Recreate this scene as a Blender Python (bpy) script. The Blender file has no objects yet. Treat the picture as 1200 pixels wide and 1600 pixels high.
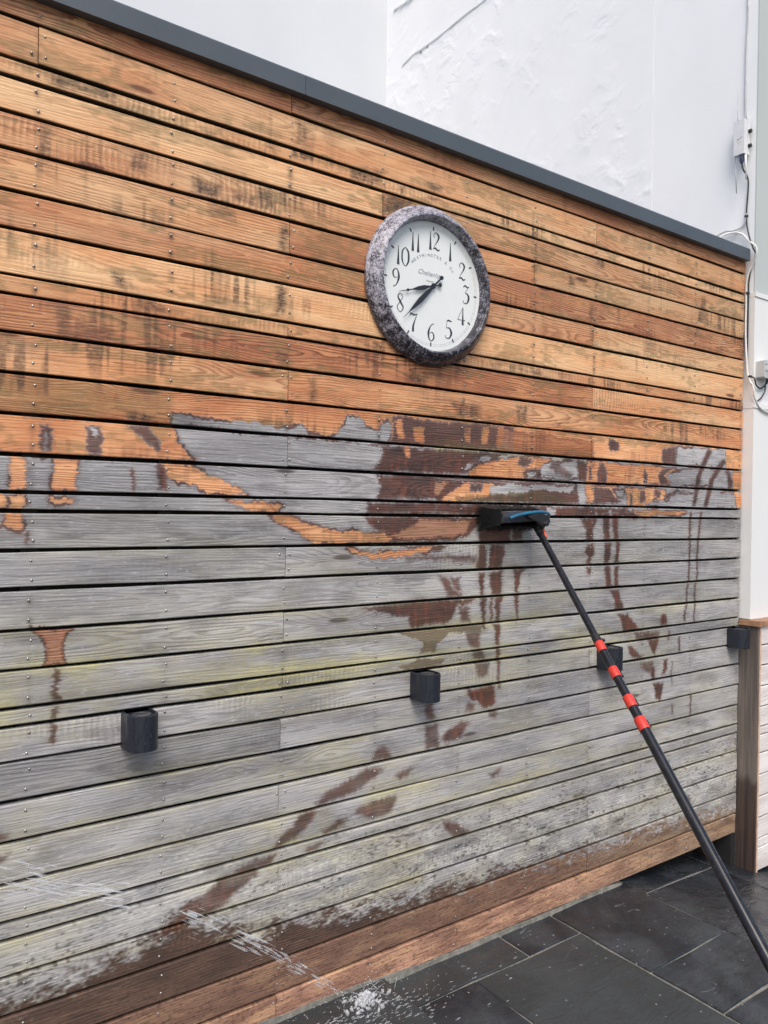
import bpy, math, random
import numpy as np
from mathutils import Vector, Matrix
R = math.radians
random.seed(7)

# ---------------------------------------------------------------- camera, sky, sun, exposure
scene = bpy.context.scene
COL = scene.collection
cam_d = bpy.data.cameras.new('camera')
cam_d.sensor_fit = 'HORIZONTAL'
cam_d.sensor_width = 36.0
cam_d.lens = 36.0 * 1216.26 / 1200.0
cam_d.clip_start = 0.05
cam_d.clip_end = 500
cam = bpy.data.objects.new('camera', cam_d)
COL.objects.link(cam)
scene.camera = cam
YAW, PITCH, ROLL = R(35.869), R(-0.2145), R(0.929)
_f = Vector((math.sin(YAW) * math.cos(PITCH), math.cos(YAW) * math.cos(PITCH), math.sin(PITCH)))
_r = Vector((math.cos(YAW), -math.sin(YAW), 0))
_u = _r.cross(_f)
_r2 = _r * math.cos(ROLL) + _u * math.sin(ROLL)
_u2 = -_r * math.sin(ROLL) + _u * math.cos(ROLL)
_m = Matrix((_r2, _u2, -_f)).transposed().to_4x4()
_m.translation = Vector((0, -2.3402, 1.728))
cam.matrix_world = _m

SUN_EL, SUN_AZ = 52.0, 212.0           # degrees; azimuth clockwise from +y
world = bpy.data.worlds.new('World')
scene.world = world
world.use_nodes = True
wn = world.node_tree.nodes
sky = wn.new('ShaderNodeTexSky')
sky.sky_type = 'NISHITA'
sky.sun_disc = False
sky.sun_elevation = R(SUN_EL)
sky.sun_rotation = R(SUN_AZ)
sky.air_density = 1.0
sky.dust_density = 3.5
sky.ozone_density = 0.6
wn['Background'].inputs['Strength'].default_value = 0.14
world.node_tree.links.new(sky.outputs[0], wn['Background'].inputs['Color'])
sun_d = bpy.data.lights.new('sun', 'SUN')
sun_d.energy = 1.15
sun_d.angle = R(26)
sun_d.color = (1.0, 0.97, 0.93)
sun = bpy.data.objects.new('sun', sun_d)
COL.objects.link(sun)
_dir = Vector((math.sin(R(SUN_AZ)) * math.cos(R(SUN_EL)), math.cos(R(SUN_AZ)) * math.cos(R(SUN_EL)), math.sin(R(SUN_EL))))
sun.rotation_euler = _dir.to_track_quat('Z', 'Y').to_euler()
sun.location = _dir * 20
scene.view_settings.view_transform = 'Standard'
scene.view_settings.look = 'None'
scene.view_settings.gamma = 1
scene.view_settings.use_curve_mapping = False
scene.view_settings.exposure = 0.55

# ---------------------------------------------------------------- helpers
def lin(r, g, b):
    def c(v):
        v /= 255.0
        return v / 12.92 if v <= 0.04045 else ((v + 0.055) / 1.055) ** 2.4
    return (c(r), c(g), c(b), 1.0)

class Mesh:
    def __init__(s):
        s.v, s.f, s.m = [], [], []
    def add(s, v, f, mi=0):
        o = len(s.v)
        s.v += [tuple(p) for p in v]
        s.f += [tuple(i + o for i in q) for q in f]
        s.m += [mi] * len(f)
        return s
    def box(s, x0, x1, y0, y1, z0, z1, mi=0):
        v = [(x, y, z) for x in (x0, x1) for y in (y0, y1) for z in (z0, z1)]
        return s.add(v, [(0, 1, 3, 2), (4, 6, 7, 5), (0, 4, 5, 1), (2, 3, 7, 6), (0, 2, 6, 4), (1, 5, 7, 3)], mi)
    def lathe(s, prof, n=48, axis='y', origin=(0, 0, 0), mi=0, close=False):
        # prof: (radius, height along axis)
        v = []
        for r, h in prof:
            for i in range(n):
                a = 2 * math.pi * i / n
                c, d = r * math.cos(a), r * math.sin(a)
                if axis == 'y': p = (c, h, d)
                elif axis == 'z': p = (c, d, h)
                else: p = (h, c, d)
                v.append((p[0] + origin[0], p[1] + origin[1], p[2] + origin[2]))
        f = []
        for j in range(len(prof) - 1):
            for i in range(n):
                k = (i + 1) % n
                f.append((j * n + i, j * n + k, (j + 1) * n + k, (j + 1) * n + i))
        if close:
            f.append(tuple(range(n)))
            f.append(tuple(range((len(prof) - 1) * n, len(prof) * n)))
        return s.add(v, f, mi)
    def tube(s, pts, r, n=8, mi=0, caps=True):
        pts = [Vector(p) for p in pts]
        rs = r if isinstance(r, (list, tuple)) else [r] * len(pts)
        up = Vector((0.13, 0.2, 1)).normalized()
        v, f = [], []
        for i, p in enumerate(pts):
            t = (pts[min(i + 1, len(pts) - 1)] - pts[max(i - 1, 0)]).normalized()
            if abs(t.dot(up)) > 0.95: ref = Vector((1, 0, 0))
            else: ref = up
            a = t.cross(ref).normalized(); b = t.cross(a)
            for k in range(n):
                w = 2 * math.pi * k / n
                v.append(p + (a * math.cos(w) + b * math.sin(w)) * rs[i])
        for i in range(len(pts) - 1):
            for k in range(n):
                q = (k + 1) % n
                f.append((i * n + k, i * n + q, (i + 1) * n + q, (i + 1) * n + k))
        if caps:
            f.append(tuple(range(n - 1, -1, -1)))
            f.append(tuple((len(pts) - 1) * n + k for k in range(n)))
        return s.add(v, f, mi)
    def prism(s, poly, axis, a, b, mi=0):
        # poly of 2D points extruded along axis from a to b
        n = len(poly)
        def P(q, h):
            if axis == 'y': return (q[0], h, q[1])
            if axis == 'z': return (q[0], q[1], h)
            return (h, q[0], q[1])
        v = [P(q, a) for q in poly] + [P(q, b) for q in poly]
        f = [tuple(range(n)), tuple(range(2 * n - 1, n - 1, -1))]
        f += [(i, (i + 1) % n, n + (i + 1) % n, n + i) for i in range(n)]
        return s.add(v, f, mi)
    def build(s, name, mats, parent=None, smooth=False, origin=(0, 0, 0), angle=None):
        me = bpy.data.meshes.new(name)
        o = Vector(origin)
        me.from_pydata([tuple(Vector(p) - o) for p in s.v], [], s.f)
        for m in (mats if isinstance(mats, (list, tuple)) else [mats]):
            me.materials.append(m)
        if len(me.materials) > 1:
            me.polygons.foreach_set('material_index', s.m)
        import bmesh
        bm = bmesh.new(); bm.from_mesh(me)
        bmesh.ops.recalc_face_normals(bm, faces=bm.faces)
        if smooth:
            for fc in bm.faces: fc.smooth = True
            if angle:
                for e in bm.edges:
                    if len(e.link_faces) == 2 and e.calc_face_angle(0) > R(angle): e.smooth = False
        bm.to_mesh(me); bm.free()
        ob = bpy.data.objects.new(name, me)
        COL.objects.link(ob)
        if parent is not None:
            ob.parent = parent
            ob.location = o - Vector(parent['_at'])
        else:
            ob.location = o
        ob['_at'] = tuple(o)
        return ob

def thing(name, label, cat, loc=(0, 0, 0), group=None):
    o = bpy.data.objects.new(name, None)
    o.empty_display_size = 0.1
    COL.objects.link(o)
    o.location = loc
    o['_at'] = tuple(loc)
    o['label'] = label
    o['category'] = cat
    if group: o['group'] = group
    return o

def tag(o, label=None, cat=None, group=None, kind=None):
    for k, v in (('label', label), ('category', cat), ('group', group), ('kind', kind)):
        if v: o[k] = v
    return o

def smoothpts(pts, n=6):
    P = [Vector(p) for p in pts]
    out = []
    for i in range(len(P) - 1):
        p0, p1, p2, p3 = P[max(i - 1, 0)], P[i], P[i + 1], P[min(i + 2, len(P) - 1)]
        for k in range(n):
            t = k / n
            out.append(0.5 * ((2 * p1) + (p2 - p0) * t + (2 * p0 - 5 * p1 + 4 * p2 - p3) * t * t + (3 * p1 - p0 - 3 * p2 + p3) * t ** 3))
    out.append(P[-1])
    return out

class NT:
    """short-hand for building a node material"""
    def __init__(s, name):
        s.mat = bpy.data.materials.new(name)
        s.mat.use_nodes = True
        s.t = s.mat.node_tree
        s.b = s.t.nodes['Principled BSDF']
    def n(s, typ, **kw):
        nd = s.t.nodes.new(typ)
        for k, v in kw.items(): setattr(nd, k, v)
        return nd
    def put(s, sock, v):
        if hasattr(v, 'is_linked') or isinstance(v, bpy.types.NodeSocket): s.t.links.new(v, sock)
        else: sock.default_value = v
    def math(s, op, a, b=0.0, c=None, clamp=False):
        nd = s.n('ShaderNodeMath', operation=op, use_clamp=clamp)
        s.put(nd.inputs[0], a); s.put(nd.inputs[1], b)
        if c is not None: s.put(nd.inputs[2], c)
        return nd.outputs[0]
    def mix(s, fac, a, b, mode='MIX'):
        nd = s.n('ShaderNodeMix', data_type='RGBA', blend_type=mode)
        s.put(nd.inputs[0], fac); s.put(nd.inputs[6], a); s.put(nd.inputs[7], b)
        return nd.outputs[2]
    def ramp(s, v, lo, hi, a=0.0, b=1.0):
        nd = s.n('ShaderNodeMapRange', interpolation_type='SMOOTHSTEP')
        s.put(nd.inputs[0], v)
        nd.inputs[1].default_value = lo; nd.inputs[2].default_value = hi
        nd.inputs[3].default_value = a; nd.inputs[4].default_value = b
        return nd.outputs[0]
    def coord(s, kind='Object'):
        return s.n('ShaderNodeTexCoord').outputs[kind]
    def sep(s, v):
        nd = s.n('ShaderNodeSeparateXYZ'); s.put(nd.inputs[0], v); return nd.outputs
    def comb(s, x, y, z):
        nd = s.n('ShaderNodeCombineXYZ')
        s.put(nd.inputs[0], x); s.put(nd.inputs[1], y); s.put(nd.inputs[2], z)
        return nd.outputs[0]
    def scale(s, v, sc):
        nd = s.n('ShaderNodeVectorMath', operation='MULTIPLY')
        s.put(nd.inputs[0], v); nd.inputs[1].default_value = sc
        return nd.outputs[0]
    def noise(s, v, sc, detail=3.0, rough=0.55, out='Fac', dist=0.0):
        nd = s.n('ShaderNodeTexNoise')
        s.put(nd.inputs['Vector'], v)
        nd.inputs['Scale'].default_value = sc
        nd.inputs['Detail'].default_value = detail
        nd.inputs['Roughness'].default_value = rough
        nd.inputs['Distortion'].default_value = dist
        return nd.outputs[out]
    def bump(s, h, strength=0.5, dist=0.002, normal=None):
        nd = s.n('ShaderNodeBump')
        nd.inputs['Strength'].default_value = strength
        nd.inputs['Distance'].default_value = dist
        s.put(nd.inputs['Height'], h)
        if normal is not None: s.put(nd.inputs['Normal'], normal)
        return nd.outputs[0]
    def attr(s, name):
        nd = s.n('ShaderNodeAttribute', attribute_type='OBJECT', attribute_name=name)
        return nd.outputs['Fac']
    def set(s, **kw):
        names = dict(color='Base Color', rough='Roughness', metal='Metallic', normal='Normal', spec='Specular IOR Level', coat='Coat Weight',
                     coat_rough='Coat Roughness', alpha='Alpha', trans='Transmission Weight', ior='IOR')
        for k, v in kw.items(): s.put(s.b.inputs[names[k]], v)
        return s.mat

def plain(name, rgb, rough=0.5, metal=0.0, var=0.12, scale=12.0, bump=0.0, bscale=150.0, coat=0.0):
    t = NT(name)
    c = t.coord()
    k = t.noise(c, scale, 4)
    dark = tuple(v * (1 - var) for v in rgb[:3]) + (1,)
    lite = tuple(min(1, v * (1 + var)) for v in rgb[:3]) + (1,)
    t.set(color=t.mix(t.ramp(k, 0.3, 0.7), dark, lite), rough=t.ramp(t.noise(c, scale * 3, 3), 0.2, 0.8, max(0.03, rough - 0.08), rough + 0.08), metal=metal)
    if coat: t.set(coat=coat)
    if bump: t.set(normal=t.bump(t.noise(c, bscale, 4), bump, 0.002))
    return t.mat

# outlines of the washed, soaked, green and mouldy marks on the boards: kind, then x z pairs in millimetres
MARKS = """
o 341 1969 735 1978 806 1977 883 1973 894 1927 951 1874 808 1870 342 1866
w 494 1950 522 1952 528 1916 526 1880 495 1881 491 1913
g 505 1938 517 1927 512 1882 503 1881
w 618 1959 660 1962 670 1919 662 1869 622 1870
g 629 1957 651 1955 656 1918 650 1874 628 1873 636 1917
w 735 1968 799 1973 847 1911 837 1891 807 1912 767 1938
o 418 1856 456 1855 456 1769 417 1768
o 529 1857 593 1856 591 1767 527 1768
w 831 1858 868 1856 859 1771 832 1770
w 751 1835 765 1836 764 1768 753 1771
o 854 1862 947 1853 987 1835 1045 1813 1136 1771 988 1767 917 1802 869 1814
o 380 1752 409 1753 408 1715 380 1714
o 418 1753 458 1754 453 1714 418 1715
o 519 1747 586 1745 592 1736 557 1729 522 1735
o 1061 1752 1176 1747 1264 1738 1248 1712 1168 1715 1099 1735
o 412 1703 457 1701 454 1662 435 1656 402 1661 415 1674
w 455 1659 467 1656 467 1609 458 1615
o 1160 1750 1215 1741 1240 1712 1161 1718
g 872 2022 906 2018 977 2010 1079 2007 1171 2012 1172 1966 869 1975
g 1148 2010 1243 1998 1275 2011 1325 2015 1376 1988 1437 1981 1490 1996 1509 2039 1525 2068 1571 2067 1609 2035 1657 2015 1685 2057 1706 2074 1725 2036 1712 1960 1687 1962 1149 1965
w 1724 2076 1996 2078 2361 2084 2364 1981 1712 1968 1730 2021
o 1739 2061 1774 2064 1786 1992 1751 1990
o 1826 2044 1878 2048 1879 1986 1832 1987
o 2086 2063 2120 2066 2116 2005 2087 2004
o 2178 2070 2214 2073 2216 1999 2180 2001
o 2262 2077 2299 2079 2301 1999 2264 1997
w 1682 1962 2364 1972 2366 1873 2000 1868 1636 1869 1669 1906
o 1777 1964 1807 1964 1806 1921 1782 1924
w 1651 1858 2068 1862 2366 1860 2369 1770 1652 1764 1666 1811
o 1964 1766 2057 1827 2160 1852 2367 1851 2369 1770
w 1614 1755 2369 1756 2370 1711 1611 1712
r 2268 2068 2867 2047 2869 1983 2270 1981
a 1932 1991 2869 1998 2869 1977 1933 1964
w 2979 2077 3023 2074 3065 2050 3055 2021 2993 2022
w 3396 2046 3519 2074 3522 1977 3404 1980
g 3519 2074 3969 2082 3979 1979 3522 1977
o 2108 1880 2155 1909 2232 1935 2394 1961 2588 1956 2527 1915 2481 1865 2118 1862
g 2070 1879 2094 1910 2139 1939 2212 1959 2383 1971 2322 1946 2212 1934 2145 1913 2108 1884
w 2404 1965 2479 1951 2447 1916 2384 1928
w 2412 1906 2527 1918 2529 1867 2427 1865
g 2441 1898 2501 1902 2498 1876 2451 1871
g 2540 1936 2633 1955 2721 1963 2778 1934 2770 1871 2513 1868
d 2600 1949 2634 1951 2739 1898 2716 1878 2635 1894 2578 1917
w 2754 1965 2826 1955 2828 1863 2775 1866
o 2826 1962 3523 1959 3435 1920 3471 1874 2828 1866
w 2838 1945 2863 1946 2867 1877 2842 1876
w 2919 1957 2944 1958 2976 1923 2972 1866 2907 1866 2898 1915
w 3251 1947 3286 1919 3284 1871 3251 1875
w 3405 1954 3522 1971 3420 1919 3471 1874 3392 1875 3365 1917
g 3447 1919 3493 1949 3583 1967 4014 1971 4024 1870 3525 1872 3447 1897
w 3965 1974 4028 1952 4050 1915 4045 1869 4003 1867 3994 1941
o 4048 1972 4148 1972 4137 1861 4059 1863
w 1935 1849 2460 1854 2771 1855 2783 1766 1937 1760
o 1958 1763 2026 1803 2103 1839 2254 1840 2278 1822 2219 1786 2049 1765
w 2114 1837 2199 1837 2188 1806 2127 1803
r 1936 1842 2007 1839 1972 1802 1937 1781
g 2234 1826 2314 1843 2481 1850 2752 1848 2765 1807 2706 1818 2525 1820 2387 1792 2235 1792
v 2045 1782 2418 1811 2547 1814 2754 1775 2045 1761
o 2828 1857 3050 1850 3051 1798 2949 1776 2831 1774
w 2885 1852 2998 1842 3038 1806 3091 1778 2875 1768
g 3006 1843 3116 1846 3096 1795 3046 1804
o 3116 1846 3437 1850 3415 1784 3351 1804 3273 1761 3131 1762
w 3146 1820 3167 1820 3172 1760 3145 1759
w 3224 1840 3265 1841 3273 1785 3220 1772
w 3344 1847 3396 1842 3386 1805 3337 1811
w 3408 1819 3526 1854 3633 1850 3527 1833 3444 1802
g 3267 1775 3380 1794 3438 1799 3557 1837 4045 1859 4055 1763 3268 1758
o 4066 1854 4145 1850 4147 1765 4090 1764
w 1937 1755 3132 1752 3160 1706 1938 1711
g 2571 1749 2639 1745 2617 1711 2568 1714
g 2888 1744 2910 1744 2928 1704 2899 1704
g 2996 1744 3016 1744 3033 1705 3010 1705
o 3172 1743 3621 1741 3560 1723 3382 1725 3269 1711 3200 1725
w 3118 1745 3175 1736 3269 1711 3354 1721 3383 1712 3269 1703 3138 1704
w 3796 2073 3846 2071 3741 1919 3697 1767 3663 1766 3697 1917
w 3939 2030 3981 2015 3871 1912 3811 1765 3772 1768 3821 1916
w 1597 1704 2169 1707 2164 1670 2118 1627 2006 1603 1734 1602 1703 1642 1655 1650 1625 1677
o 1224 1699 1297 1695 1417 1658 1524 1645 1617 1642 1694 1642 1733 1622 1714 1605 1392 1606 1331 1640 1249 1673
r 1864 1694 1950 1687 2117 1692 2107 1636 2006 1620 1794 1613 1713 1630 1813 1654
w 1744 1594 2006 1588 1963 1561 1888 1563 1815 1581
o 1534 1587 1599 1569 1656 1567 1795 1577 1930 1585 1899 1563 1795 1554 1715 1546 1628 1551 1553 1568
d 1795 1553 2167 1549 2167 1518 1964 1532 1795 1536
w 2164 1657 2346 1671 2354 1590 2178 1592
w 2166 1592 2207 1592 2224 1548 2215 1488 2159 1493 2173 1549
w 2231 1591 2317 1590 2324 1545 2300 1485 2225 1491 2238 1547
w 2171 1481 2213 1478 2205 1426 2200 1378 2182 1379
w 2234 1477 2313 1479 2303 1377 2266 1383 2242 1384
w 2180 1374 2220 1372 2214 1303 2221 1236 2197 1247
w 2240 1371 2257 1370 2254 1269 2237 1283
w 2264 1370 2318 1371 2298 1315 2293 1262 2271 1263
w 2259 1260 2302 1258 2297 1199 2296 1162 2274 1166
w 2274 1157 2303 1154 2299 1012 2287 1013 2283 1085
w 2291 1009 2308 1007 2308 986 2291 988
d 1954 1474 2009 1468 2038 1416 2089 1388 2078 1380 2000 1388 1988 1427
d 2020 1463 2065 1461 2083 1405 2044 1407
w 1584 1369 1660 1371 1799 1375 2171 1371 2125 1350 2068 1346 2035 1297 2013 1282 1821 1276 1812 1321 1739 1330 1661 1351
d 2068 1346 2125 1347 2126 1274 2075 1282
v 1716 1268 2013 1268 2203 1261 2186 1233 2014 1241 1971 1210 1950 1174 1865 1174 1896 1208 1864 1231 1801 1250
d 2110 1239 2186 1235 2187 1165 2134 1170
v 1758 1128 1865 1153 2000 1140 1984 1123 1908 1112
d 2140 1160 2199 1164 2230 1117 2153 1125
d 2159 1111 2242 1107 2232 1046 2172 1053
w 2121 1007 2275 1002 2277 926 2205 918 2180 948 2133 962
d 2111 948 2157 946 2158 911 2117 917
d 2235 910 2289 902 2278 864 2235 874
d 1990 821 2022 858 2089 882 2141 871 2091 814 2012 809
d 1902 893 1967 892 1980 794 1910 797
d 1900 993 1943 987 1950 911 1907 913
d 1652 793 1680 839 1730 831 1750 796 1711 791
r 482 1375 594 1370 571 1353 560 1314 568 1270 514 1270 523 1318 510 1355
w 535 1256 560 1254 557 1217 563 1164 535 1166 540 1219
w 539 1149 552 1149 553 1108 535 1110
w 532 1097 555 1095 553 1065 552 1044 531 1047 534 1074
w 2777 1702 2911 1701 2889 1652 2883 1600 2831 1598 2837 1652
w 2948 1731 3006 1732 3003 1596 2959 1597
w 3018 1732 3062 1732 3069 1596 3033 1596
w 2842 1588 2880 1588 2897 1538 2874 1504 2886 1489 2834 1491 2848 1520 2822 1545
w 2957 1584 3010 1583 3006 1491 2962 1490
w 3046 1589 3078 1588 3072 1491 3037 1490
w 2844 1478 2871 1477 2869 1444 2842 1442
w 2966 1477 3009 1479 3025 1380 2981 1380
w 3038 1478 3073 1479 3075 1377 3040 1379
w 3005 1363 3076 1362 3085 1316 3119 1268 3050 1262 3037 1319
w 3060 1249 3144 1246 3237 1167 3229 1152 3113 1161 3096 1214
d 3204 1149 3402 1139 3403 1106 3298 1103 3213 1114
w 3417 1228 3453 1226 3463 1166 3419 1164 3400 1181
w 3315 1108 3403 1112 3395 1070 3361 1025 3334 1059
w 3148 1097 3198 1072 3267 1018 3183 1022
d 3250 999 3353 999 3364 929 3285 954
w 3319 976 3363 972 3382 895 3356 898
w 3445 995 3478 992 3465 913 3435 911
w 3356 882 3441 878 3429 804 3412 790 3376 811
w 3641 1739 3664 1739 3661 1573 3655 1379 3636 1380 3642 1573
w 3741 1740 3761 1740 3732 1572 3725 1376 3709 1377 3715 1572
w 3633 1369 3652 1368 3624 1176 3608 1177
w 3702 1366 3717 1365 3708 1170 3692 1171
w 3477 1143 3491 1142 3489 1088 3475 1090
w 3566 1104 3584 1102 3583 1020 3565 1022
w 3511 978 3520 977 3518 863 3510 864
w 3514 755 3528 753 3526 704 3515 706
w 3673 795 3692 792 3688 670 3677 672
w 2369 1486 2459 1486 2427 1466 2408 1444 2403 1381 2378 1382
w 2378 1377 2410 1376 2403 1272 2394 1254
w 2359 1653 2422 1652 2417 1603 2360 1603
d 1634 777 1716 762 1673 730 1551 692 1435 674 1413 682 1460 718 1559 748
d 1366 674 1422 665 1409 634 1350 592 1276 573 1236 565 1267 597 1316 629
d 1188 551 1264 554 1249 518 1189 519
d 1674 651 1768 648 1774 630 1744 584 1657 583 1580 620 1589 637
d 1445 592 1525 612 1562 612 1526 585 1454 575
d 1385 554 1463 558 1429 532 1373 531
d 1997 508 2087 467 2151 422 2065 416 2009 468
d 1762 717 1791 740 1853 737 1833 720 1782 709
d 2253 642 2320 652 2308 627 2271 625
d 1067 523 1196 553 1201 498 1135 469 1032 412 946 403 830 379 870 406 931 448
d 931 461 1009 487 1112 497 1120 488 1083 446 1024 421 945 437
d 1119 541 1196 553 1197 506 1127 525
d 376 843 432 806 435 791 376 799
d 377 784 436 752 414 740 377 743
a 339 2075 558 2082 740 2077 871 2071 873 1992 618 1990 525 1982 341 1978
m 491 1955 528 1952 529 1880 492 1881
m 395 2181 417 2172 415 2125 393 2128
m 685 2417 709 2428 761 2380 736 2363 691 2387
m 761 2355 840 2349 867 2321 762 2313
m 728 2012 832 2008 806 1974 735 1974
m 500 2944 652 2952 702 2944 696 2910 500 2908
m 604 2930 655 2953 656 2922 605 2912
m 742 2791 787 2791 788 2714 736 2726
m 922 2762 1030 2763 1016 2712 923 2709
m 1067 2752 1151 2752 1151 2718 1067 2718
m 384 2666 504 2688 526 2670 384 2678
m 1178 2943 1234 2945 1227 2907 1179 2912
m 1294 3049 1339 3056 1341 2968 1299 2964
m 1517 2950 1667 2975 1668 2912 1518 2905
m 1572 2965 1686 2980 1668 2944 1582 2937
m 1736 2946 1772 2947 1772 2911 1747 2913
m 1239 2681 1280 2683 1281 2582 1232 2594
m 1150 2794 1221 2798 1222 2720 1151 2724
m 1669 2889 1829 2913 1789 2863 1670 2811
m 1848 2991 1954 2985 1955 2952 1869 2964
m 1901 2947 1977 2933 1967 2913 1870 2923
m 1226 2478 1275 2480 1269 2378 1228 2378
m 1238 2258 1287 2257 1280 2213 1231 2228
m 1355 2185 1394 2182 1396 2086 1357 2090
m 1781 2250 1884 2245 1885 2196 1772 2208
m 1488 2117 1524 2113 1524 2090 1497 2095
m 1994 2157 2176 2166 2166 2095 2040 2102
m 2677 2800 2735 2773 2736 2725 2693 2727
m 2864 2904 2924 2907 2926 2858 2865 2856
m 2832 2684 2862 2689 2872 2602 2834 2602
m 3031 2697 3055 2701 3050 2610 3033 2617
m 2835 2577 2869 2578 2871 2504 2844 2510
m 3722 2867 3761 2874 3755 2727 3677 2726
m 2458 2338 2524 2336 2525 2309 2465 2311
m 2597 2120 2708 2148 2708 2129 2611 2103
m 2371 2184 2449 2182 2437 2108 2373 2112
"""

# ---------------------------------------------------------------- where the timber wall is clean, wet, green, mouldy, bleached, dirty
# z of the open joints between the 32 rows of boards, top to bottom (metres above the eye-level datum)
GAPS = [3.166, 3.0606, 2.9491, 2.8986, 2.7995, 2.6999, 2.5864, 2.4835, 2.3559, 2.3045, 2.1993, 2.0868, 1.9748, 1.8625, 1.7579,
        1.7061, 1.5968, 1.4872, 1.375, 1.2658, 1.1591, 1.109, 1.0119, 0.9, 0.787, 0.674, 0.5673, 0.5176, 0.4163, 0.3068, 0.1877, 0.0704, -0.0405]
MX0, MX1, MZ0, MZ1, MS = -1.2, 4.2, -0.1, 3.2, 0.002
MW, MH = int(round((MX1 - MX0) / MS)), int(round((MZ1 - MZ0) / MS))
_xs = (MX0 + (np.arange(MW) + 0.5) * MS).astype(np.float32)
_zs = (MZ0 + (np.arange(MH) + 0.5) * MS).astype(np.float32)

def vnoise(cx, cz, seed):
    rg = np.random.default_rng(seed)
    nx, nz = int((MX1 - MX0) / cx) + 3, int((MZ1 - MZ0) / cz) + 3
    g = rg.random((nz, nx), dtype=np.float32)
    def ax(t):
        i = np.floor(t).astype(int); f = t - i
        return i, (f * f * (3 - 2 * f)).astype(np.float32)
    i, f = ax((_xs - MX0) / cx)
    gx = g[:, i] * (1 - f) + g[:, i + 1] * f
    j, h = ax((_zs - MZ0) / cz)
    h = h[:, None]
    return gx[j] * (1 - h) + gx[j + 1] * h

def sstep(v, a, b):
    t = np.clip((v - a) / (b - a), 0, 1)
    return t * t * (3 - 2 * t)

XX = np.broadcast_to(_xs[None, :], (MH, MW))
ZZ = np.broadcast_to(_zs[:, None], (MH, MW))
# water creeps along the grain, so every edge is ragged in x at a fine pitch in z
_amp = vnoise(.09, .045, 50) ** 2
WX = XX + (vnoise(.04, .0045, 1) - .5) * .020 * _amp + (vnoise(.15, .035, 2) - .5) * .012 + (vnoise(.02, .0028, 3) - .5) * .012
WZ = ZZ + (vnoise(.012, .05, 4) - .5) * .010 + (vnoise(.0045, .02, 51) - .5) * .007 + (vnoise(.05, .08, 5) - .5) * .010

clean = (ZZ > 1.975).astype(np.float32)
wet = np.zeros((MH, MW), np.float32)
algae = np.zeros((MH, MW), np.float32)
mould = np.zeros((MH, MW), np.float32)

def sdf(pts, m=0.045):
    """signed distance (inside > 0) of a polygon on its own patch of the wall"""
    x0, x1 = min(p[0] for p in pts) - m, max(p[0] for p in pts) + m
    z0, z1 = min(p[1] for p in pts) - m, max(p[1] for p in pts) + m
    i0, i1 = max(0, int((x0 - MX0) / MS)), min(MW, int((x1 - MX0) / MS) + 1)
    j0, j1 = max(0, int((z0 - MZ0) / MS)), min(MH, int((z1 - MZ0) / MS) + 1)
    sl = (slice(j0, j1), slice(i0, i1))
    px, pz = WX[sl], WZ[sl]
    d2 = np.full(px.shape, 9.0, np.float32)
    ins = np.zeros(px.shape, bool)
    for a, b in zip(pts, pts[1:] + pts[:1]):
        ex, ez = b[0] - a[0], b[1] - a[1]
        t = np.clip(((px - a[0]) * ex + (pz - a[1]) * ez) / max(ex * ex + ez * ez, 1e-12), 0, 1)
        d2 = np.minimum(d2, (px - a[0] - t * ex) ** 2 + (pz - a[1] - t * ez) ** 2)
        if a[1] != b[1]:
            c = (a[1] > pz) != (b[1] > pz)
            ins ^= c & (px < (b[0] - a[0]) * (pz - a[1]) / (b[1] - a[1]) + a[0])
    return sl, np.where(ins, 1, -1) * np.sqrt(d2)

RIM = vnoise(.05, .03, 6)
for line in MARKS.strip().splitlines():
    q = line.split()
    kind, v = q[0], [int(t) / 1000.0 for t in q[1:]]
    pts = list(zip(v[0::2], v[1::2]))
    sl, d = sdf(pts)
    ins = sstep(d, -.0016, .0016)
    n_ = RIM[sl]
    if kind == 'o':
        thick = np.clip(n_ - .28, 0, 1) * .020
        halo = np.maximum(sstep(d, -.003 - thick, -.001 - thick * .7) * (.45 + .5 * sstep(n_, .2, .5)), sstep(d, -.008 - .024 * n_, -.004) * .35)
        inner = 1 - sstep(d, .001, .004 + .012 * n_)
        wet[sl] = np.maximum(wet[sl], halo) * (1 - ins) + ins * (.10 + .35 * inner)
        clean[sl] = np.maximum(clean[sl], ins)
    elif kind == 'r':
        wet[sl] = wet[sl] * (1 - sstep(d, -.007, -.003)) + sstep(d, -.009, -.003) * (1 - .32 * ins * sstep(d, .0, .010))
        clean[sl] = np.maximum(clean[sl], ins * .70)
    elif kind == 'w':
        soft = sstep(d, -.0022, .0018)
        fringe = sstep(d, -.012 - .012 * n_, -.002) * .16
        wet[sl] = np.maximum(np.maximum(wet[sl] * (1 - ins), fringe), soft * (.72 + .28 * sstep(d, .0, .012)))
        clean[sl] = clean[sl] * (1 - .85 * ins)
    elif kind == 'g':
        thick = np.clip(n_ - .30, 0, 1) * .022
        edge = ins * (1 - sstep(d, .001 + thick * .8, .004 + thick * 1.1)) * (.4 + .6 * sstep(n_, .2, .5))
        wet[sl] = wet[sl] * (1 - ins) + edge * .9
        clean[sl] = clean[sl] * (1 - ins)
    elif kind == 'd':
        wet[sl] = np.maximum(wet[sl], sstep(d, -.012, .012) * (.74 + .22 * n_))
    elif kind == 'v':
        wet[sl] = np.maximum(wet[sl], ins * .72)
        algae[sl] = np.maximum(algae[sl], ins * .6)
    elif kind == 'a':
        algae[sl] = np.maximum(algae[sl], sstep(d, -.03, .02) * (.45 + .5 * vnoise(.10, .03, 8)[sl]))
    elif kind == 'm':
        mould[sl] = np.maximum(mould[sl], sstep(d, -.012, .02) * (.5 + .6 * vnoise(.014, .10, 9)[sl]))

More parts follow.
